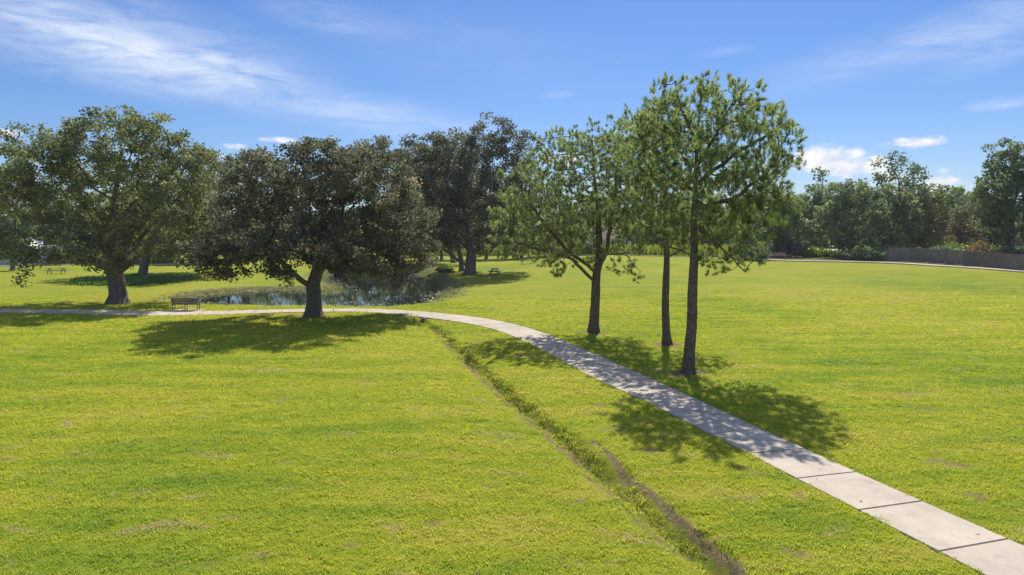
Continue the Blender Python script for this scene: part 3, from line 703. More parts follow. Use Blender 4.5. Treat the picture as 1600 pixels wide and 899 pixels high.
# ------------------------------------------------------------------ the three pines
pine('pine_tree', 'nearest and tallest pine, right of the footpath, with sparse spreading tufted crown', (1076, 583),
     [(1081, 500), (1084, 420), (1084, 350), (1087, 280, -.2), (1090, 200), (1096, 150)], 0.225, 0.04,
     [(1090, 192, 98, 56, 0, 2.8), (1162, 178, 44, 40, 0, 2.2), (1030, 198, 44, 42, 0, 2.2), (1060, 250, 85, 62, .3, 2.8), (1160, 235, 90, 66, -.3, 2.8), (1110, 300, 115, 58, 0, 3.2), (1212, 216, 34, 32, 0, 1.2), (1010, 235, 36, 50, 0, 1.8), (1165, 330, 70, 45, 0, 2.6), (1185, 270, 55, 40, .5, 2.0), (1130, 395, 60, 34, 0, 1.8), (1175, 410, 16, 14, 0, .6), (1098, 140, 62, 20, 0, 1.6), (1055, 350, 60, 38, 0, 2.2)],
     [[(1087, 290, 0), (1150, 240, 0), (1210, 205, .2), (1240, 190, 0)], [(1084, 330, 0), (1150, 310, -.6), (1205, 262, -.8)], [(1084, 400, 0), (1055, 388, -.4), (1010, 375, -1)], [(1086, 300, 0), (1040, 255, .6), (1005, 220, 1)],
      [(1084, 350, 0), (1130, 390, -.8), (1165, 425, -1.1)], [(1090, 230, 0), (1065, 170, .2), (1055, 125, 0)], [(1088, 260, 0), (1125, 200, -.5), (1148, 150, -.4)]], n_att=2100, needles=60)
pine('pine_tree', 'middle pine with slim leaning trunk between the other two pines', (1043, 538),
     [(1039, 480), (1042, 420), (1041, 360), (1040, 290), (1035, 215)], 0.205, 0.04,
     [(1000, 245, 55, 62, 0, 2.4), (1030, 300, 75, 55, 0, 2.8), (985, 320, 55, 40, -.5, 2.2), (1040, 200, 45, 40, 0, 2.0), (1070, 350, 60, 35, 0, 2.2), (1000, 200, 26, 25, 0, 1.2), (1010, 370, 40, 24, -.3, 1.4)],
     [[(1041, 350, 0), (1010, 320, -.5), (975, 300, -.8)], [(1042, 400, 0), (1075, 385, .3), (1105, 370, .6)], [(1040, 300, 0), (1010, 260, .5), (985, 215, .8)]], n_att=1300, needles=60)
pine('pine_tree', 'leftmost pine of the three, with forked trunk and wide low crown', (928, 519),
     [(930, 470), (932, 430), (937, 395), (935, 330), (928, 270), (925, 220)], 0.285, 0.05,
     [(925, 258, 82, 56, 0, 3.0), (885, 250, 60, 46, 0, 2.6), (945, 280, 60, 60, 0, 2.4), (975, 290, 55, 55, 0, 2.6), (930, 225, 50, 28, 0, 2.2), (870, 295, 78, 55, 0, 3.0), (820, 340, 66, 48, 0, 2.6), (850, 385, 70, 34, -.6, 2.4), (905, 400, 50, 24, -.8, 2), (950, 320, 60, 55, 0, 3.0), (800, 385, 42, 26, -.5, 1.8), (860, 375, 60, 30, .5, 2.2), (975, 385, 40, 36, -.5, 2.2), (900, 350, 90, 35, 1, 2.8), (850, 260, 35, 28, 0, 1.8), (870, 425, 20, 14, -.5, 1.), (985, 425, 26, 16, -1, 1.2), (790, 320, 22, 20, 0, 1.2), (960, 220, 30, 28, 0, 1.4)],
     [[(931, 440, 0), (895, 405, -.6), (850, 392, -1.2), (805, 378, -1.6)], [(931, 425, 0), (885, 390, .5), (850, 350, .8), (830, 320, .8)], [(932, 425, 0), (948, 395, -.4), (955, 340, -.4), (965, 270, 0)], [(934, 400, 0), (975, 395, -1), (1000, 425, -1.6)]], n_att=2100, needles=60)

# ------------------------------------------------------------------ oaks round the pond
oakm = (M_oak, M_barko); oakg = (M_oakg, M_barko); bgm = (M_bgl, M_barko)
broadleaf('oak_tree', 'broad oak with thick forked trunk beside the path, left of the metal bench', 'oak tree', (183, 474), [(183, 455), (182, 440)], 0.62,
     [(180, 225, 90, 52, 0, 5), (90, 255, 75, 48, 0, 5), (255, 260, 65, 48, 0, 5), (40, 310, 60, 50, 0, 5), (290, 310, 50, 55, 0, 4.5), (150, 310, 110, 60, 1, 6), (110, 375, 80, 36, -1, 5), (230, 370, 75, 38, 0, 5), (45, 225, 35, 35, 0, 3), (300, 245, 32, 22, 0, 2.5), (30, 390, 34, 30, -2, 2), (35, 430, 14, 16, -2, 1), (330, 250, 16, 25, 0, 1.4), (240, 195, 40, 20, 0, 2.4), (165, 420, 30, 16, -3, 1.6)],
     oakg, n_att=1500, step=.6, per=68, size=.185, spread=.31, tips=.05, tintbase=.45)
broadleaf('oak_tree', 'dark round oak standing alone before the pond, throwing a wide shadow across the lawn', 'oak tree', (490, 494), [(490, 465), (489, 445)], 0.48,
     [(430, 390, 80, 40, -5.5, 3.0), (530, 395, 45, 36, -5, 2.6), (455, 385, 70, 42, -3.5, 3.2), (370, 390, 66, 42, -2.5, 3.5), (330, 395, 38, 36, -2, 2.6), (510, 375, 40, 45, -3, 2.6), (450, 290, 95, 52, -2.5, 5.5), (570, 285, 85, 50, -1, 5.5), (620, 350, 62, 55, 1.5, 5), (560, 375, 70, 42, 0, 4), (650, 380, 34, 36, 1, 3), (520, 245, 60, 26, -1.5, 4), (400, 260, 42, 28, -2, 3.5), (595, 240, 36, 24, 2, 3), (340, 425, 18, 14, -2, 1.2), (440, 430, 18, 20, -3.5, 1.2), (612, 412, 50, 26, 1, 3), (560, 408, 34, 22, 0, 2.4), (655, 405, 28, 24, 0, 2), (480, 330, 140, 60, 1, 4)],
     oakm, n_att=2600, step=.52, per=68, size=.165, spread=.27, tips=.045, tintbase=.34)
broadleaf('oak_tree', 'thick-trunked oak beside the picnic table beyond the pond, in deep shade', 'oak tree', (735, 429), [(735, 412), (737, 395)], 0.68,
     [(740, 290, 85, 65, 0, 6), (690, 300, 60, 70, 0, 5), (655, 255, 46, 44, 1, 4), (645, 300, 44, 55, 2, 4), (665, 335, 55, 52, 0, 4), (690, 225, 36, 26, 0, 3), (790, 300, 50, 55, 0, 5), (700, 245, 50, 32, 0, 4), (768, 215, 42, 34, 0, 3.5), (812, 228, 34, 30, 0, 3), (725, 225, 40, 30, 0, 4), (740, 350, 90, 45, 0, 6), (680, 370, 40, 30, 0, 4), (820, 280, 30, 35, 0, 3)],
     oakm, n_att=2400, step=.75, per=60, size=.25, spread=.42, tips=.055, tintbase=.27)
broadleaf('oak_tree', 'slim leaning oak just behind the thick-trunked oak beyond the pond', 'oak tree', (709, 411), [(704, 392), (700, 375)], 0.42,
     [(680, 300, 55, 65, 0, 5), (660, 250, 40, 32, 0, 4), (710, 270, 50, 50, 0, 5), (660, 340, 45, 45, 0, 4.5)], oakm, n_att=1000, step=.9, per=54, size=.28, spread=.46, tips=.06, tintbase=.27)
broadleaf('oak_tree', 'smaller oak on the pond bank behind the broad forked oak', 'oak tree', (222, 433), [(224, 418), (228, 405)], 0.5,
     [(250, 330, 70, 60, 0, 5), (310, 310, 42, 55, 0, 5), (330, 270, 28, 34, 0, 3.5), (200, 350, 60, 45, 0, 5), (280, 375, 55, 28, 0, 4), (320, 360, 40, 35, 0, 4)], oakg, n_att=900, step=.8, per=52, size=.24, spread=.40, tips=.055, tintbase=.5)
broadleaf('oak_tree', 'second dark trunk close beside the thick-trunked oak beyond the pond', 'oak tree', (722, 424), [(720, 405), (716, 385)], 0.33,
     [(720, 320, 55, 50, 1, 4), (700, 350, 40, 35, 1, 4)], oakm, n_att=320, step=.9, per=46, size=.26, spread=.42, tips=.06)

# ------------------------------------------------------------------ trees behind the park
GB = 'trees beyond the far path'
def bg(label, px, Yd, top, hw, mats=bgm, bot=392, r=.28, n_att=330, per=17, ty=1.0, size=None, name='woodland_tree', cat='tree', tint=.4, bare=0, trunk_top=None, sparse=False, group=GB):
    ch_ = bot - top; sz = size or Yd * 0.0034; per = int(per * 3.3); n_att = int(n_att * 1.2)
    cy = (top + bot) / 2
    rr = random.Random(int(px * 7 + Yd)); lob = []
    for k in range(6):
        a = k * 1.05 + rr.uniform(-.3, .3); lob.append((px + math.cos(a) * hw * .48, cy + math.sin(a) * ch_ * .24 * 1.1, hw * rr.uniform(.42, .58), ch_ * rr.uniform(.22, .3), rr.uniform(-1.5, 1.5), hw * .5 * Yd / F))
    lob.append((px, top + ch_ * .25, hw * .5, ch_ * .25, 0, hw * .5 * Yd / F)); lob.append((px, cy, hw * .7, ch_ * .38, 0, hw * .7 * Yd / F))
    x = at(px, 400, Yd)[0]; base = 400
    tt = [(px + rr.uniform(-3, 3), bot - ch_ * .08)] 
    return broadleaf(name, label, cat, (px, base), tt, r, lob, mats, n_att=n_att, step=Yd * .0080, per=per, size=sz, spread=Yd * .0046, Yd=Yd, group=group, tips=.07, r_tip=.02, tintbase=tint, bare=bare)
# right side, singled out
bg('rounded tree with short bare trunk at the path edge, right of the pale road', 1328, 106, 282, 62, bot=392, r=.38, n_att=520, tint=.5)
bg('dark tree behind the red-brown bench', 1215, 112, 298, 48, bot=396, tint=.3, n_att=360)
bg('tree left of the pale road gap, behind the flowering shrub', 1268, 128, 290, 42, bot=380, tint=.42)
bg('wide tree between the rounded trunk tree and the fence end', 1392, 112, 285, 50, bot=400, tint=.42, n_att=420)
bg('tall open-crowned tree with sparse leaves rising above the right-hand trees', 1400, 124, 240, 50, bot=330, tint=.2, n_att=200, per=9, r=.3, bare=.25)
bg('thin straggly tree poking above the trees behind the red-brown bench', 1285, 132, 254, 15, bot=330, tint=.2, n_att=46, per=10, r=.2)
bg('green tree with orange-tinged leaves behind the left end of the fence', 1448, 118, 290, 48, (M_oakg, M_barko), bot=398, tint=.6, n_att=380)
bg('distant light green treetop seen in the gap right of the fence-end trees', 1500, 185, 292, 34, (M_lime, M_barko), bot=380, tint=.35)
bg('small brownish tree behind the fence', 1502, 104, 330, 26, (M_brown, M_barko), bot=388, tint=.35, n_att=240)
bg('large dark oak at the right edge behind the fence', 1580, 92, 222, 66, bgm, bot=385, tint=.3, n_att=700, r=.4)
bg('dark oak beyond the right edge overhanging the fence', 1660, 90, 225, 60, bgm, bot=385, tint=.3, n_att=420, r=.4)
bg('low dark tree tucked under the large oak behind the fence', 1548, 108, 315, 34, bgm, bot=390, tint=.25)
bg('tree right of the tallest pine with a pale slender trunk', 1166, 104, 300, 34, (M_oakg, bark('pale_bark', (0.36, 0.34, 0.30), (0.5, 0.48, 0.44), 6)), bot=388, tint=.55, r=.12, n_att=260)
# the rest of the belt
belt = [(-120, 105, 240, 60), (-40, 110, 262, 55), (18, 98, 245, 42), (70, 128, 300, 50), (130, 124, 300, 48), (190, 132, 290, 52), (245, 128, 300, 44), (300, 126, 288, 48), (352, 130, 250, 46), (410, 165, 326, 52), (470, 168, 328, 48), (530, 170, 324, 52), (590, 172, 328, 50), (640, 165, 258, 46),
        (690, 140, 300, 46), (760, 138, 305, 46), (815, 134, 300, 44), (862, 138, 285, 46), (912, 134, 300, 42), (962, 170, 322, 40), (1010, 138, 318, 46), (1060, 134, 322, 44), (1110, 130, 305, 46), (1180, 134, 298, 46), (1240, 150, 305, 44), (1360, 140, 292, 44), (1418, 145, 292, 42), (1470, 140, 294, 40), (1520, 132, 304, 38), (1350, 118, 288, 40), (1445, 126, 288, 40), (1720, 100, 240, 60)]
seen = ['beyond the left edge of the view', 'just left of the left edge', 'at the left edge, over the white house', 'behind the left limbs of the broad forked oak', 'left of the broad forked oak trunk', 'right of the broad forked oak trunk', 'behind the smaller bank oak', 'in the gap between the two big oaks, left half', 'in the gap between the two big oaks, right half', 'behind the left part of the dark round oak', 'behind the trunk of the dark round oak', 'at the far end of the pond, left side', 'at the far end of the pond, right side', 'left of the slim leaning oak', 'behind the slim leaning oak', 'behind the thick-trunked oak', 'right of the thick-trunked oak', 'behind the far left of the leftmost pine', 'behind the leftmost pine trunk', 'behind the pinkish house roof', 'left of the middle pine trunk', 'behind the trunk of the tallest pine', 'right of the tallest pine trunk', 'behind the pale slender trunk', 'above the pale road gap', 'behind the rounded trunk tree', 'behind the sparse open-crowned tree', 'behind the green and orange tree', 'between the green and orange tree and the large dark oak', 'just right of the rounded trunk tree', 'just left of the green and orange tree', 'beyond the fence past the right edge']
for (px, Yd, top, hw), wh in zip(belt, seen):
    dk = px < 660
    bg('far-belt tree ' + wh, px, Yd, top, hw, (M_oak if (dk and px % 4 < 2) else M_bgl, M_barko), bot=398 if Yd < 135 else 390, tint=.38 + .12 * math.sin(px), n_att=230, per=15)

# ------------------------------------------------------------------ undergrowth
def clump_plant(name, label, cat, px, py, Yd, w_, h_, mat, n=700, size=.22, group=None, tint=.5, upright=False):
    p = at(px, py, Yd); x, y = p[0], Yd; z = hz1(x, y); root = empty(name, (x, y, z), label=label, cat=cat, group=group)
    k = max(5, n // 60); st = []; cent = []
    for i in range(k):
        a = rng.uniform(0, 6.28); rr = w_ * rng.uniform(.15, .95); top = np.array([math.cos(a) * rr, math.sin(a) * rr * .6, h_ * math.sqrt(max(.05, 1 - (rr / w_) ** 2)) * rng.uniform(.65, 1.05)])
        q = np.array([top[0] * .25, top[1] * .25, 0]); st.append((q, top))
        for f in np.linspace(.3, 1, 6): cent.append(q + (top - q) * f)
    Nd = np.array([v for s_ in st for v in s_]); par = np.full(len(Nd), -1); par[1::2] = np.arange(0, len(Nd), 2); 
    sel_ = np.arange(1, len(Nd), 2); V = []; Fq = []
    for j, (q, tp) in enumerate(st):
        for kk, (cc, r_) in enumerate(((q, .03), (tp, .012))):
            for th in (0, 2.1, 4.2): V.append(cc + np.array([math.cos(th) * r_, math.sin(th) * r_, 0]))
        b_ = j * 6; Fq += [(b_, b_ + 1, b_ + 4, b_ + 3), (b_ + 1, b_ + 2, b_ + 5, b_ + 4), (b_ + 2, b_, b_ + 3, b_ + 5)]
    link('stems', mesh_np('stems', np.array(V), np.array(Fq), M_barko), root, kind='stuff')
    cent = np.array(cent); per = max(3, n // len(cent)); Vv, Ff, ti = leaf_cloud(cent, np.clip(rng.normal(tint, .15, len(cent)), 0, 1), per, size, w_ * .16)
    Vv[:, 2] = np.maximum(Vv[:, 2], 0.01); link('foliage', mesh_np('foliage', Vv, Ff, mat, False, dict(tint=ti)), root); return root
clump_plant('shrub', 'white-flecked dark shrub beside the red-brown bench', 'shrub', 1232, 395, 110, 3.4, 2.6, leaf_material('white_flecked_leaf', (0.03, 0.05, 0.03), (0.14, 0.17, 0.12), (0.8, 0.8, 0.78), trans=.2), n=1600, size=.30, tint=.55)
clump_plant('shrub', 'yellow-green shrub in front of the pale road gap', 'shrub', 1272, 398, 109, 3.0, 1.5, M_lime, n=1600, size=.3, tint=.5)
clump_plant('shrub', 'bright yellow-green shrub beyond the pale road', 'shrub', 1268, 384, 178, 7.0, 2.6, M_lime, n=1500, size=.5, tint=.5)
clump_plant('shrub', 'low yellow-green shrub at the foot of the rounded trunk tree', 'shrub', 1302, 400, 108, 1.9, 1.0, M_lime, n=700, size=.28, tint=.35)
clump_plant('shrub', 'red-brown shrub showing over the middle of the fence', 'shrub', 1530, 380, 96, 3.2, 2.7, M_brown, n=1300, size=.28, tint=.75)
clump_plant('shrub', 'pale green shrub showing over the fence, left of the red-brown shrub', 'shrub', 1492, 382, 100, 2.6, 2.5, M_lime, n=900, size=.28, tint=.5)
clump_plant('shrub', 'tall light green shrub behind the fence near the right edge', 'shrub', 1572, 380, 94, 1.8, 3.0, M_lime, n=700, size=.28, tint=.5)
clump_plant('shrub', 'low dark shrub behind the slim leaning oak trunks', 'shrub', 694, 414, 92, 1.6, .7, M_lush, n=600, size=.2, tint=.35)
for i, (px, w_, h_, mt, nm) in enumerate([(45, 3.6, 1.5, M_bgl, 'dark hedge-like shrub at the left end of the far path'), (100, 4.2, 1.6, M_bgl, 'dark low shrub behind the far picnic table'), (150, 4.2, 1.5, M_bgl, 'dark low shrub left of the broad forked oak trunk'), (128, 3.2, 2.4, M_lime, 'sunlit yellow-green shrub above the dark low shrubs on the left'), (255, 4.5, 2.0, M_lime, 'sunlit shrub right of the smaller bank oak'), (210, 4.0, 1.6, M_bgl, 'dark low shrub right of the broad forked oak trunk')]):
    Yd = 118 if mt is M_bgl else 124
    clump_plant('shrub', nm, 'shrub', px, 410, Yd, w_, h_, mt, n=1100, size=.34, tint=.4)

# tall marsh grass behind the far path, one uncountable mass
def reeds(name, label, pts, n, h, mat, wdt=.035, lean=.22):
    P = np.array(pts); k = rng.integers(0, len(P), n); x = P[k, 0] + rng.normal(0, P[k, 2]); y = P[k, 1] + rng.normal(0, P[k, 3]); z = hz(x, y)
    hh = h * rng.uniform(.55, 1.15, n); a = rng.uniform(0, 6.28, n); l = rng.normal(0, lean, n) * hh
    b0 = np.stack([x, y, z], 1); s_ = np.stack([np.cos(a), np.sin(a), 0 * a], 1) * wdt; mid_ = b0 + np.stack([np.sin(a) * l * .3, np.cos(a) * l * .3, hh * .6], 1); tp = b0 + np.stack([np.sin(a) * l, np.cos(a) * l, hh], 1)
    V = np.stack([b0 - s_, b0 + s_, mid_ + s_ * .8, mid_ - s_ * .8, tp], 1).reshape(-1, 3); i = np.arange(n)[:, None] * 5
    ti = np.repeat(np.clip(rng.normal(.5, .2, n), 0, 1), 5)
    return link(name, mesh_np(name, V, [i + np.array([[0, 1, 2, 3]]), i + np.array([[3, 2, 4]])], mat, False, dict(tint=ti)), label=label, cat='tall grass', kind='stuff')
rp = []
for px in list(range(655, 780, 6)) + list(range(840, 1160, 6)) + list(range(400, 560, 8)):
    j = np.argmin(np.abs(FARP[:, 0] / FARP[:, 1] - (px - 800) / F)); q = FARP[j]; rp.append((q[0], q[1] + 3.5, .5, 1.3))
M_reed = leaf_material('marsh_grass_blade', (0.14, 0.17, 0.03), (0.32, 0.33, 0.05), (0.5, 0.42, 0.16), trans=.5)
reeds('marsh_grass', 'tall yellow-green marsh grass lining the far path', rp, 16000, 1.9, M_reed, .05)
def undergrowth():
    n = 2600; px = rng.uniform(1125, 1620, n); px = px[(px < 1203) | (px > 1316)]; n = len(px); j = np.argmin(np.abs(FARP[None, :, 0] / FARP[None, :, 1] - ((px - 800) / F)[:, None]), 1)
    Yb = FARP[j, 1] + 3.5 + rng.uniform(0, 14, n) + 7. * (px > 1380); Xb = (px - 800) / F * Yb
    hgt = 1.1 + .8 * np.sin(Xb * .6) * np.sin(Yb * .5 + 1); c = np.stack([Xb, Yb, hz(Xb, Yb) + rng.uniform(0.1, 1, n) * hgt], 1)
    V, Fq, ti = leaf_cloud(c, np.clip(rng.normal(.3, .15, n), 0, 1), 26, .32, .45); link('undergrowth', mesh_np('undergrowth', V, Fq, M_bgl, False, dict(tint=ti)), label='dark tangled undergrowth beneath the trees behind the fence and far path', cat='undergrowth', kind='stuff')
undergrowth()
# ------------------------------------------------------------------ waterside plants and lily pads
def hit_many(px, py):
    px = np.asarray(px, float); py = np.asarray(py, float)
    d = CAM_F[None] + np.array([[1., 0, 0]]) * ((px - 800) / F)[:, None] + CAM_U[None] * ((449.5 - py) / F)[:, None]; z = np.zeros(len(px))
    for _ in range(25):
        t = (z - CH) / d[:, 2]; z = .5 * z + .5 * z_base(d[:, 0] * t, d[:, 1] * t)
    return np.stack([d[:, 0] * t, d[:, 1] * t], 1)
def scatter_px(x0, x1, y0, y1, n, cond=None):
    out_ = []
    for _ in range(n):
        out_.append((rng.uniform(x0, x1), rng.uniform(y0, y1)))
    return out_
bankpts = []
cand = POND[rng.integers(0, len(POND), 400)]
ring = resample(np.vstack([POND, POND[:1]]), 0.35)
nrm_ = []
cc = POND.mean(0)
rr_ = np.repeat(ring, 26, 0) + rng.normal(0, .9, (len(ring) * 26, 2)); sdv = poly_sd(rr_, POND); rr_ = rr_[(sdv > -.5) & (sdv < 2.4)]
dpath = path_dist(rr_, PATH); rr_ = rr_[dpath > 1.5]; pq = 800 + F * rr_[:, 0] / rr_[:, 1]; kp = rng.uniform(0, 1, len(rr_)) < np.where(rr_[:, 1] < 59, .22, 1); kp &= ~((pq > 400) & (pq < 480) & (rr_[:, 1] < 60)); rr_ = rr_[kp]
reeds('waterside_plants', 'low green and brown waterside plants fringing the pond', [(x, y, .1, .1) for x, y in rr_], min(9000, len(rr_)), .17, leaf_material('bank_plant_leaf', (0.09, 0.11, 0.04), (0.24, 0.25, 0.09), (0.36, 0.30, 0.16), trans=.45), .03, .6)
lp = []
for (x0, x1, y0, y1, n) in [(200, 275, 431, 442, 260), (130, 215, 436, 446, 200), (255, 300, 430, 438, 120)]:
    Q = hit_many(*np.array(scatter_px(x0, x1, y0, y1, n)).T); lp += [(q[0], q[1], .5, .6) for q in Q]
reeds('bank_weeds', 'lush dark green weeds on the bank below the smaller oak', lp, 15000, .42, M_lush, .05, .5)
def pads():
    n = 15000; lo_, hi_ = POND.min(0), POND.max(0); P = np.stack([rng.uniform(lo_[0], hi_[0], n), rng.uniform(lo_[1], hi_[1], n)], 1)
    # more pads towards the near edge
    P = P[poly_sd(P, POND) < .3]
    sdv = -poly_sd(P, POND); f = 0.5 + .5 * np.sin(P[:, 0] * .45 + 1) * np.sin(P[:, 1] * .35 + .5) + .35 * np.sin(P[:, 0] * 1.3) * np.sin(P[:, 1] * .9)
    pxx = 800 + F * P[:, 0] / P[:, 1]
    dens = np.clip(1.15 - sdv * .55, 0.04, 1) * .9 + .5 * np.clip(f, 0, 1) * (P[:, 1] < 58)
    # open water where the photograph shows the sky mirrored
    for (a, b, c, d) in [(405, 478, 459, 479), (552, 640, 416, 446), (585, 665, 444, 476)]:
        yy0, yy1 = on_plane(a, d, WATER)[1], on_plane(a, c, WATER)[1]; dens = np.where((pxx > a) & (pxx < b) & (P[:, 1] > yy0) & (P[:, 1] < yy1), dens * .28, dens)
    P = P[rng.uniform(0, 1, len(P)) < dens]; n = len(P); k = 6; th = np.arange(k) * 2 * math.pi / k; r_ = rng.uniform(.06, .17, n); tl = rng.normal(0, .22, (n, 2))
    V = np.stack([P[:, 0:1] + np.cos(th) * r_[:, None], P[:, 1:2] + np.sin(th) * r_[:, None] * .85, WATER + .012 + np.abs(tl[:, 0:1] * np.cos(th) + tl[:, 1:2] * np.sin(th)) * r_[:, None] + rng.uniform(0, .03, n)[:, None]], 2).reshape(-1, 3)
    link('lily_pads', mesh_np('lily_pads', V, np.arange(n * k).reshape(n, k), M_pad, False, dict(tint=np.repeat(rng.uniform(0, 1, n), k))), label='brownish lily pads and floating leaves covering the pond', cat='lily pads', kind='stuff')
pads()

# ------------------------------------------------------------------ fence
def fence():
    pts_px = [(1387, 408.0), (1440, 409.6), (1500, 414.5), (1550, 419), (1600, 423.4), (1660, 430), (1740, 440)]
    pts = []
    for x, y in pts_px:
        pts.append(_hit0(x, y + 0.6, z_base)[:2])
    # stay behind the far path
    pts = resample(smooth_poly(pts, 6), 2.44)
    d_ = path_dist(pts, FARP)
    p0 = pts[0]; root = empty('timber_fence', (p0[0], p0[1], hz1(*p0)), label='tall grey weathered timber privacy fence behind the far path on the right', cat='fence')
    b0 = np.array([p0[0], p0[1], hz1(*p0)]); pm = None; rr = random.Random(3)
    H = 1.85
    variants = []
    for v in range(4):
        bm = bmesh.new(); nb_ = 17; wd = 2.43 / nb_
        for k in range(nb_):
            h = H + rr.uniform(-.03, .03); box(bm, ((k + .5) * wd - 1.215, rr.uniform(-.006, .006), h / 2 + .03), (wd * .93, .018, h), bev=.004)
        variants.append(bm_mesh('board_panel', bm, M_fence))
    rail = boxmesh('rail', (0, .035, 0), (2.40, .04, .09), M_fence); post = boxmesh('post', (0, .06, H / 2), (.1, .1, H + .12), M_fence)
    for k in range(len(pts) - 1):
        a, b = pts[k], pts[k + 1]; c = (a + b) / 2; ang = math.atan2(b[1] - a[1], b[0] - a[0]); zc = (hz1(*a) + hz1(*b)) / 2
        o = link('board_panel', variants[k % 4], root, tuple(np.array([c[0], c[1], zc]) - b0)); o.rotation_euler.z = ang
        for zr in (.35, 1.0, 1.6):
            o = link('rail', rail, root, tuple(np.array([c[0], c[1], zc + zr]) - b0)); o.rotation_euler.z = ang
        o = link('post', post, root, tuple(np.array([a[0], a[1], hz1(*a)]) - b0)); o.rotation_euler.z = ang
fence()

# ------------------------------------------------------------------ benches and tables
def bench(label, base, rz, L, mats, mid_leg=True):
    slat, fr = mats; root = empty('park_bench', tuple(base), rz, label=label, cat='bench')   # faces local +Y
    n = 4; sm = boxmesh('seat_slat', (0, 0, 0), (L, .085, .035), slat, bev=.004)
    for k in range(n): link('seat_slat', sm, root, (0, -.17 + k * .115, .44))
    bk = boxmesh('back_slat', (0, 0, 0), (L, .03, .095), slat, bev=.004)
    for k in range(4):
        o = link('back_slat', bk, root, (0, -.25 - k * .03, .53 + k * .112)); o.rotation_euler.x = R(-14) * -1
    xs = (-L / 2 + .06, 0, L / 2 - .06) if mid_leg else (-L / 2 + .06, L / 2 - .06)
    for x in xs:
        bm = bmesh.new(); box(bm, (x, -.24, .46), (.05, .05, .96), Vector((0, 0, 1)).rotation_difference(Vector((0, -.13, 1)))); box(bm, (x, .19, .21), (.05, .05, .44)); box(bm, (x, -.02, .40), (.05, .46, .045))
        link('leg', bm_mesh('leg', bm, fr), root)
        bm = bmesh.new(); box(bm, (x, .0, .66), (.055, .50, .035), bev=.006); box(bm, (x, .21, .55), (.04, .04, .22)); link('armrest', bm_mesh('armrest', bm, fr), root)
    return root
pb = hit(291, 485.2); pb[2] = hz1(pb[0], pb[1])
bench('grey-brown slatted bench facing the pond, beside the path on the left', (pb[0], pb[1], pb[2]), R(4), 1.85, (M_benchg, M_metal))
pf = _hit0(1226, 405.5, z_base); pf = np.array([pf[0], pf[1] + 1.6, 0]); pf[2] = hz1(pf[0], pf[1])
# concrete pads under the benches
def pad(base, sx, sy, rz, label):
    o = link('bench_pad', boxmesh('bench_pad', (0, 0, 0), (sx, sy, .1), M_conc), None, (base[0], base[1], base[2] - .02), kind='structure', label=label); o.rotation_euler.z = rz
pad(pb, 2.4, 1.3, R(4), 'small concrete pad under the bench by the pond')
bench('red-brown bench at the far edge of the lawn under dark trees', tuple(pf), R(182), 1.85, (M_bench, M_bench), False)
def table(label, px, py, rz, top, frame, L=1.8):
    q = hit(px, py); z = hz1(q[0], q[1]); root = empty('picnic_table', (q[0], q[1], z), rz, label=label, cat='picnic table')
    bd = boxmesh('board', (0, 0, 0), (L, .135, .04), top, bev=.004)
    for k in range(5): link('board', bd, root, (0, -.29 + k * .145, .75))
    sd2 = boxmesh('seat', (0, 0, 0), (L, .26, .045), top, bev=.004)
    for y in (-.68, .68): link('seat', sd2, root, (0, y, .45))
    for x in (-L / 2 + .3, L / 2 - .3):
        bm = bmesh.new()
        for s_ in (-1, 1): box(bm, (x, s_ * .42, .36), (.05, .09, .92), Vector((0, 0, 1)).rotation_difference(Vector((0, -s_ * .62, 1))))
        box(bm, (x + .04, 0, .41), (.04, 1.5, .09)); box(bm, (x + .04, 0, .70), (.04, .7, .07)); link('frame', bm_mesh('frame', bm, frame), root)
    return root
table('pale-topped picnic table seen end-on beside the thick-trunked oak', 773, 429.5, R(82), M_table, M_tabled)
table('dark picnic table in the shade behind the leftmost pine', 824, 412.5, R(8), M_tabled, M_tabled, 2.2)
table('weathered picnic table on the lawn at far left beyond the path', 88, 428, R(12), M_wood, M_tabled, 2.2)

# rocks, fallen branch
def rock(label, px, py, s):
    q = hit(px, py); bm = bmesh.new(); bmesh.ops.create_icosphere(bm, subdivisions=2, radius=1)
    for v in bm.verts:
        f = 1 + .18 * math.sin(v.co.x * 4 + s * 9) * math.sin(v.co.y * 5) + random.uniform(-.07, .07); v.co *= f; v.co = Vector((v.co.x * s, v.co.y * s * .7, max(-.1, v.co.z * s * .5)))
    link('rock', bm_mesh('rock', bm, M_rock), None, (q[0], q[1], hz1(q[0], q[1])), label=label, cat='rock')
rock('pale rock at the foot of the thick-trunked oak', 722, 426.5, .32)
rock('small pale rock on the mud left of the pond plants', 571, 474, .16)
def branch_obj(label, px, py, L, bend):
    q = hit(px, py); pts = [np.array([math.cos(a) * L, math.sin(a) * L * .45 * bend, .05 + .12 * math.sin(a * 2) ** 2]) for a in np.linspace(.2, 3.4, 14)]
    V, Fq = trunk_tube(np.array(pts), np.linspace(.05, .02, 14), k=7, flare=1, lump=.05); link('fallen_branch', mesh_np('fallen_branch', V, Fq, M_barko, True), None, (q[0], q[1], hz1(q[0], q[1]) + .03), label=label, cat='branch')
branch_obj('curved fallen branch on the shaded grass right of the pond', 682, 434, .55, 1)

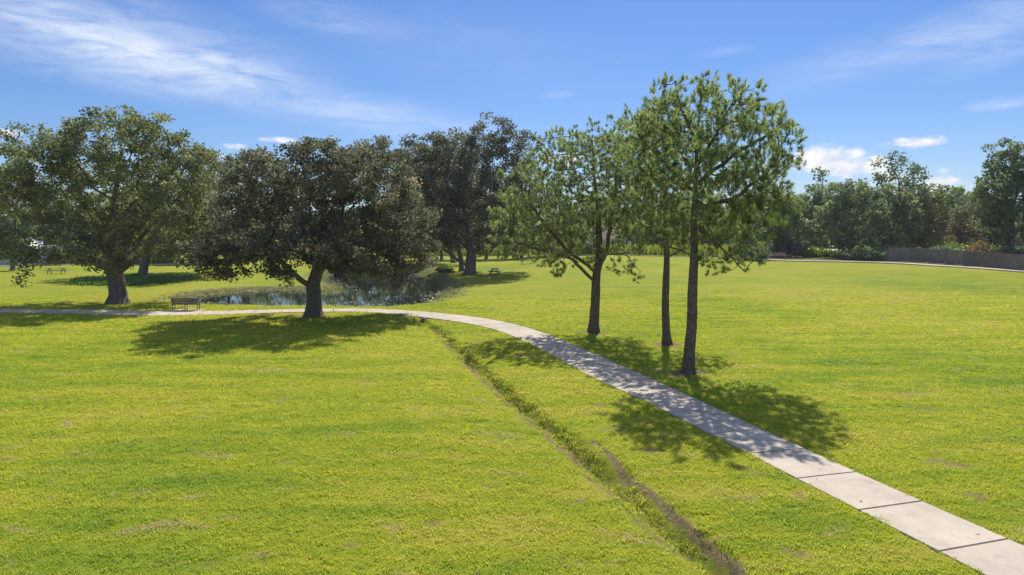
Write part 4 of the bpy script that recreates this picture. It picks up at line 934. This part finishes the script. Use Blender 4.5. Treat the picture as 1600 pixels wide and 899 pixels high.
# culvert under the path where the ditch starts
qc = _hit0(662, 496.8, z_base); bm = bmesh.new()
r0, r1 = .24, .30
for (rad_, y_) in ((r0, -.6), (r1, -.6), (r1, .9), (r0, .9)):
    pass
k = 18; vs = [[bm.verts.new((math.cos(a * 2 * math.pi / k) * rad_, y_, math.sin(a * 2 * math.pi / k) * rad_)) for a in range(k)] for rad_, y_ in ((r0, .9), (r0, -.5), (r1, -.5), (r1, .9))]
for A_, B_ in ((0, 1), (1, 2), (2, 3)):
    for j in range(k): bm.faces.new((vs[A_][j], vs[A_][(j + 1) % k], vs[B_][(j + 1) % k], vs[B_][j]))
link('culvert_pipe', bm_mesh('culvert_pipe', bm, M_road, True), None, (qc[0], qc[1] + .5, qc[2] - .32), label='short concrete culvert pipe where the ditch meets the path', cat='pipe')

# ------------------------------------------------------------------ road and houses beyond
rb0 = at(1255, 392, 150); 
def road():
    xs = np.linspace(20, 160, 60); y0 = 146 + 0 * xs; V = []; 
    for x in xs:
        for yy in (141, 245): V.append((x, yy, hz1(x, yy) + .30))
    i = np.arange(59)[:, None] * 2; link('road', mesh_np('road', np.array(V), i + np.array([[0, 2, 3, 1]]), M_road), kind='structure', label='pale sunlit road seen through the gap in the trees')
road()
def house(label, px, Yd, wpx, ridge_py, wm_, rm_, deep=9, rz=0.0, wh=2.7, windows=4):
    x = at(px, 380, Yd)[0]; z = hz1(x, Yd); root = empty('house', (x, Yd, z), rz, label=label, cat='house')
    wd = wpx * Yd / F; ridge = at(px, ridge_py, Yd)[2] - z
    bm = bmesh.new(); box(bm, (0, deep / 2, wh / 2), (wd, deep, wh)); link('wall', bm_mesh('wall', bm, wm_), root)
    bm = bmesh.new(); e = .5; v = [bm.verts.new(c) for c in ((-wd / 2 - e, -e, wh), (wd / 2 + e, -e, wh), (wd / 2 + e, deep + e, wh), (-wd / 2 - e, deep + e, wh), (-wd / 2 + 2, deep / 2, ridge), (wd / 2 - 2, deep / 2, ridge))]
    for f in ((0, 1, 5, 4), (2, 3, 4, 5), (1, 2, 5), (3, 0, 4), (3, 2, 1, 0)): bm.faces.new([v[q] for q in f])
    link('roof', bm_mesh('roof', bm, rm_), root)
    for k in range(windows):
        xx = -wd / 2 + wd * (k + .5) / windows; bm = bmesh.new()
        for (cx, cz, sx, sz) in ((0, .62, 1.3, .08), (0, -.62, 1.3, .08), (-.61, 0, .08, 1.16), (.61, 0, .08, 1.16)): box(bm, (cx, 0, cz), (sx, .08, sz))
        fr_ = link('window', bm_mesh('window', bm, M_wallw), root, (xx, -.04, 1.5)); link('pane', boxmesh('pane', (0, 0, 0), (1.16, .03, 1.16), M_glass, bev=0), fr_, (0, .02, 0))
    return root
house('house with a pinkish hipped roof glimpsed between the leftmost and middle pines', 965, 152, 90, 344, M_wallw, M_roof)
house('white house glimpsed through the leaves at the left edge', 15, 112, 55, 372, M_wallw, M_wallw, deep=8, windows=2)
# distant street lamp in the gap above the fence
pl = at(1508, 318, 175); zb = hz1(pl[0], 175); root = empty('street_lamp', (pl[0], 175, zb), label='white street lamp in the gap above the fence', cat='street lamp')
bm = bmesh.new(); h = pl[2] - zb + 1.5; bmesh.ops.create_cone(bm, segments=10, radius1=.22, radius2=.14, depth=h, cap_ends=True, matrix=Matrix.Translation((0, 0, h / 2))); link('pole', bm_mesh('pole', bm, M_lampw, True), root)
bm = bmesh.new(); box(bm, (.8, 0, h), (1.7, .14, .12), bev=.02); link('arm', bm_mesh('arm', bm, M_lampw), root)
bm = bmesh.new(); box(bm, (1.6, 0, h - .05), (.9, .4, .2), bev=.05); link('lamp_head', bm_mesh('lamp_head', bm, M_lampw), root)

def litter():
    P = []
    for (x0, x1, y0, y1, n) in [(850, 1150, 520, 690, 1500), (940, 1180, 520, 620, 1200), (1100, 1560, 660, 860, 70), (420, 640, 486, 505, 300)]:
        P += list(hit_many(*np.array(scatter_px(x0, x1, y0, y1, n)).T))
    for b in TB[:5]:
        P += list(b[:2] + rng.normal(0, 1.1, (260, 2)))
    P = np.array(P); d = path_dist(P, PATH); on = d < path_half(P) - .05; near_ = np.minimum.reduce([np.hypot(P[:, 0] - b[0], P[:, 1] - b[1]) for b in TB[:5]]); P = P[on | (near_ < 2.6)]; on = on[on | (near_ < 2.6)]
    z = np.where(on, z_base(P[:, 0], P[:, 1]) + .030, hz(P[:, 0], P[:, 1]) + .03); n = len(P); a = rng.uniform(0, 6.28, n); l = rng.uniform(.02, .06, n); wd = rng.uniform(.006, .02, n)
    u = np.stack([np.cos(a), np.sin(a), rng.normal(0, .12, n)], 1) * l[:, None]; v = np.stack([-np.sin(a), np.cos(a), 0 * a], 1) * wd[:, None]; c = np.stack([P[:, 0], P[:, 1], z], 1)
    V = np.stack([c - u, c + v, c + u, c - v], 1).reshape(-1, 3); link('leaf_litter', mesh_np('leaf_litter', V, np.arange(n * 4).reshape(n, 4), M_litter, False, dict(tint=np.repeat(rng.uniform(0, 1, n), 4))), label='fallen brown needles and leaves under the pines and on the path', cat='leaf litter', kind='stuff')
M_litter = leaf_material('dead_leaf', (0.06, 0.035, 0.02), (0.22, 0.13, 0.07), (0.36, 0.26, 0.15), trans=.1)
litter()
# ------------------------------------------------------------------ distant woodland, one mass
def woods():
    cen = []; 
    for a in np.arange(-62, 62, 1.1):
        for rr in (200, 235, 280):
            if abs(a) > 0: cen.append((math.sin(R(a)) * rr + rng.normal(0, 3), math.cos(R(a)) * rr + rng.normal(0, 6), rng.uniform(7.5, 10.5) * (1 + (rr - 200) / 500)))
    n = 0; Vs = []; Fs = []; Ts = []; off = 0
    for x, y, h in cen:
        m_ = 430; u = rand_dirs(m_); r_ = rng.uniform(.55, 1.03, m_); c = np.stack([x + u[:, 0] * r_ * h * .62, y + u[:, 1] * r_ * h * .62, hz1(x, y) + h * .52 + u[:, 2] * r_ * h * .5], 1)
        V, Fq, ti = leaf_cloud(c, np.clip(rng.normal(.45, .15, m_), 0, 1), 1, 1.5, .3); Vs.append(V); Fs.append(Fq + off); Ts.append(ti); off += len(V)
    link('distant_woodland', mesh_np('distant_woodland', np.concatenate(Vs), np.concatenate(Fs), M_bgl, False, dict(tint=np.concatenate(Ts))), label='continuous distant woodland closing the horizon', cat='woodland', kind='stuff')
woods()

# ------------------------------------------------------------------ grass blades (instanced tufts)
lib = bpy.data.collections.new('grass_tufts')
for v in range(6):
    n = 46; r_ = np.sqrt(rng.uniform(0, 1, n)) * .17; a = rng.uniform(0, 6.28, n); b0 = np.stack([np.cos(a) * r_, np.sin(a) * r_, np.full(n, -.012)], 1)
    hh = rng.uniform(.022, .062, n); l = rng.uniform(.3, 1.5, n) * hh; d_ = rng.uniform(0, 6.28, n); s_ = np.stack([-np.sin(d_), np.cos(d_), 0 * d_], 1) * rng.uniform(.0045, .0085, n)[:, None]
    mid_ = b0 + np.stack([np.cos(d_) * l * .4, np.sin(d_) * l * .4, hh * .75], 1); tp = b0 + np.stack([np.cos(d_) * l, np.sin(d_) * l, hh * .95], 1)
    V = np.stack([b0 - s_, b0 + s_, mid_ + s_, mid_ - s_, tp], 1).reshape(-1, 3); i = np.arange(n)[:, None] * 5
    me = mesh_np('grass_tuft', V, [i + np.array([[0, 1, 2, 3]]), i + np.array([[3, 2, 4]])], M_blade, False, dict(tint=np.repeat(np.clip(rng.normal(.45, .25, n), 0, 1), 5)))
    ob = bpy.data.objects.new('grass_tuft', me); lib.objects.link(ob)
def lawn():
    P = []
    for (y0, y1, den) in ((9.5, 18, 42), (18, 28, 30), (28, 42, 18), (42, 66, 14)):
        ar = (y1 - y0) * (y1 * 1.62 + 4); n = int(ar * den); y = rng.uniform(y0, y1, n); x = rng.uniform(-.5, .5, n) * (y1 * 1.62 + 4); k = np.abs(x) < y * .80 + 1.5; P.append(np.stack([x[k], y[k]], 1))
    P = np.concatenate(P); sc = np.interp(P[:, 1], [10, 30, 60], [1.0, 1.35, 1.9]) * rng.uniform(.7, 1.25, len(P))
    d = path_dist(P, PATH); hw_ = np.full(len(P), 1.); q = d < 2.5; hw_[q] = path_half(P[q]); ok = d > hw_ + .10 + rng.uniform(-.14, .10, len(P))
    so = np.zeros(len(P)); m = (P[:, 0] > -9) & (P[:, 0] < 12) & (P[:, 1] < 46); m0 = m; d1, s1, _ = seg_dist(P[m], DITCH); d2, _, _ = seg_dist(P[m], SCARP)
    so = soil_at(P); sg = 1 + 0 * so; tmp = sg[m]; tmp[(d1 < .4)] *= 1.12; sg[m] = tmp
    ok &= rng.uniform(0, 1, len(P)) > so * 1.35
    m = (P[:, 1] > 44); pm = np.zeros(len(P)) + 99.; pm[m] = poly_sd(P[m], POND); ok &= pm > 1.2; ok &= rng.uniform(0, 1, len(P)) > sstep(34, 66, P[:, 1])
    dkv = np.zeros(len(P)); dkv[m0] = np.clip(1.2 - d1 / .36, 0, .85) * (s1 > -.3) * (.55 + .45 * np.sin(P[m0][:, 1] * 1.9) * np.sin(P[m0][:, 1] * .7 + 1)) ; dkv = dkv * rng.uniform(.5, 1.1, len(P))  # tufts by the ditch darkened: weeds plus shade in their colour
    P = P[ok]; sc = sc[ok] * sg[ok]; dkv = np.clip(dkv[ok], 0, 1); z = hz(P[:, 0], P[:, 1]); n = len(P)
    me = bpy.data.meshes.new('lawn_grass'); me.vertices.add(n); me.vertices.foreach_set('co', np.stack([P[:, 0], P[:, 1], z], 1).astype(np.float32).ravel())
    a = me.attributes.new('scl', 'FLOAT', 'POINT'); a.data.foreach_set('value', sc.astype(np.float32))
    a = me.attributes.new('rot', 'FLOAT_VECTOR', 'POINT'); a.data.foreach_set('vector', np.stack([rng.normal(0, .1, n), rng.normal(0, .1, n), rng.uniform(0, 6.28, n)], 1).astype(np.float32).ravel())
    a = me.attributes.new('dk', 'FLOAT', 'POINT'); a.data.foreach_set('value', dkv.astype(np.float32))
    a = me.attributes.new('pick', 'INT', 'POINT'); a.data.foreach_set('value', rng.integers(0, 6, n).astype(np.int32)); me.update()
    ob = link('lawn_grass', me, label='short mown yellow-green grass covering the lawn', cat='grass', kind='stuff')
    gt = bpy.data.node_groups.new('lawn_grass', 'GeometryNodeTree'); gt.interface.new_socket('Geometry', in_out='INPUT', socket_type='NodeSocketGeometry'); gt.interface.new_socket('Geometry', in_out='OUTPUT', socket_type='NodeSocketGeometry')
    N = gt.nodes; L = gt.links; gi = N.new('NodeGroupInput'); g_o = N.new('NodeGroupOutput'); ip = N.new('GeometryNodeInstanceOnPoints'); ci = N.new('GeometryNodeCollectionInfo')
    ci.inputs['Collection'].default_value = lib; ci.inputs['Separate Children'].default_value = True; ci.inputs['Reset Children'].default_value = True; ip.inputs['Pick Instance'].default_value = True
    def na(nm, ty): q = N.new('GeometryNodeInputNamedAttribute'); q.data_type = ty; q.inputs[0].default_value = nm; return q.outputs[0]
    L.new(gi.outputs[0], ip.inputs['Points']); L.new(ci.outputs[0], ip.inputs['Instance']); L.new(na('pick', 'INT'), ip.inputs['Instance Index']); L.new(na('scl', 'FLOAT'), ip.inputs['Scale'])
    er = N.new('FunctionNodeEulerToRotation'); L.new(na('rot', 'FLOAT_VECTOR'), er.inputs[0]); L.new(er.outputs[0], ip.inputs['Rotation']); L.new(ip.outputs[0], g_o.inputs[0])
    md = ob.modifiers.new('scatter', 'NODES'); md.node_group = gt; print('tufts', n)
lawn()
hm = bpy.data.materials.new('haze'); hm.use_nodes = True; hn = hm.node_tree.nodes; hn.clear(); ho = hn.new('ShaderNodeOutputMaterial'); pv = hn.new('ShaderNodeVolumePrincipled')  # scattering volume added to lighten the dark distant trees
pv.inputs['Color'].default_value = (0.92, 0.95, 1.0, 1); pv.inputs['Density'].default_value = 0.00027; hm.node_tree.links.new(pv.outputs[0], ho.inputs['Volume'])
bm = bmesh.new(); box(bm, (0, 150, 11), (760, 420, 28)); link('haze', bm_mesh('haze', bm, hm), kind='stuff', label='added pale haze over the park')
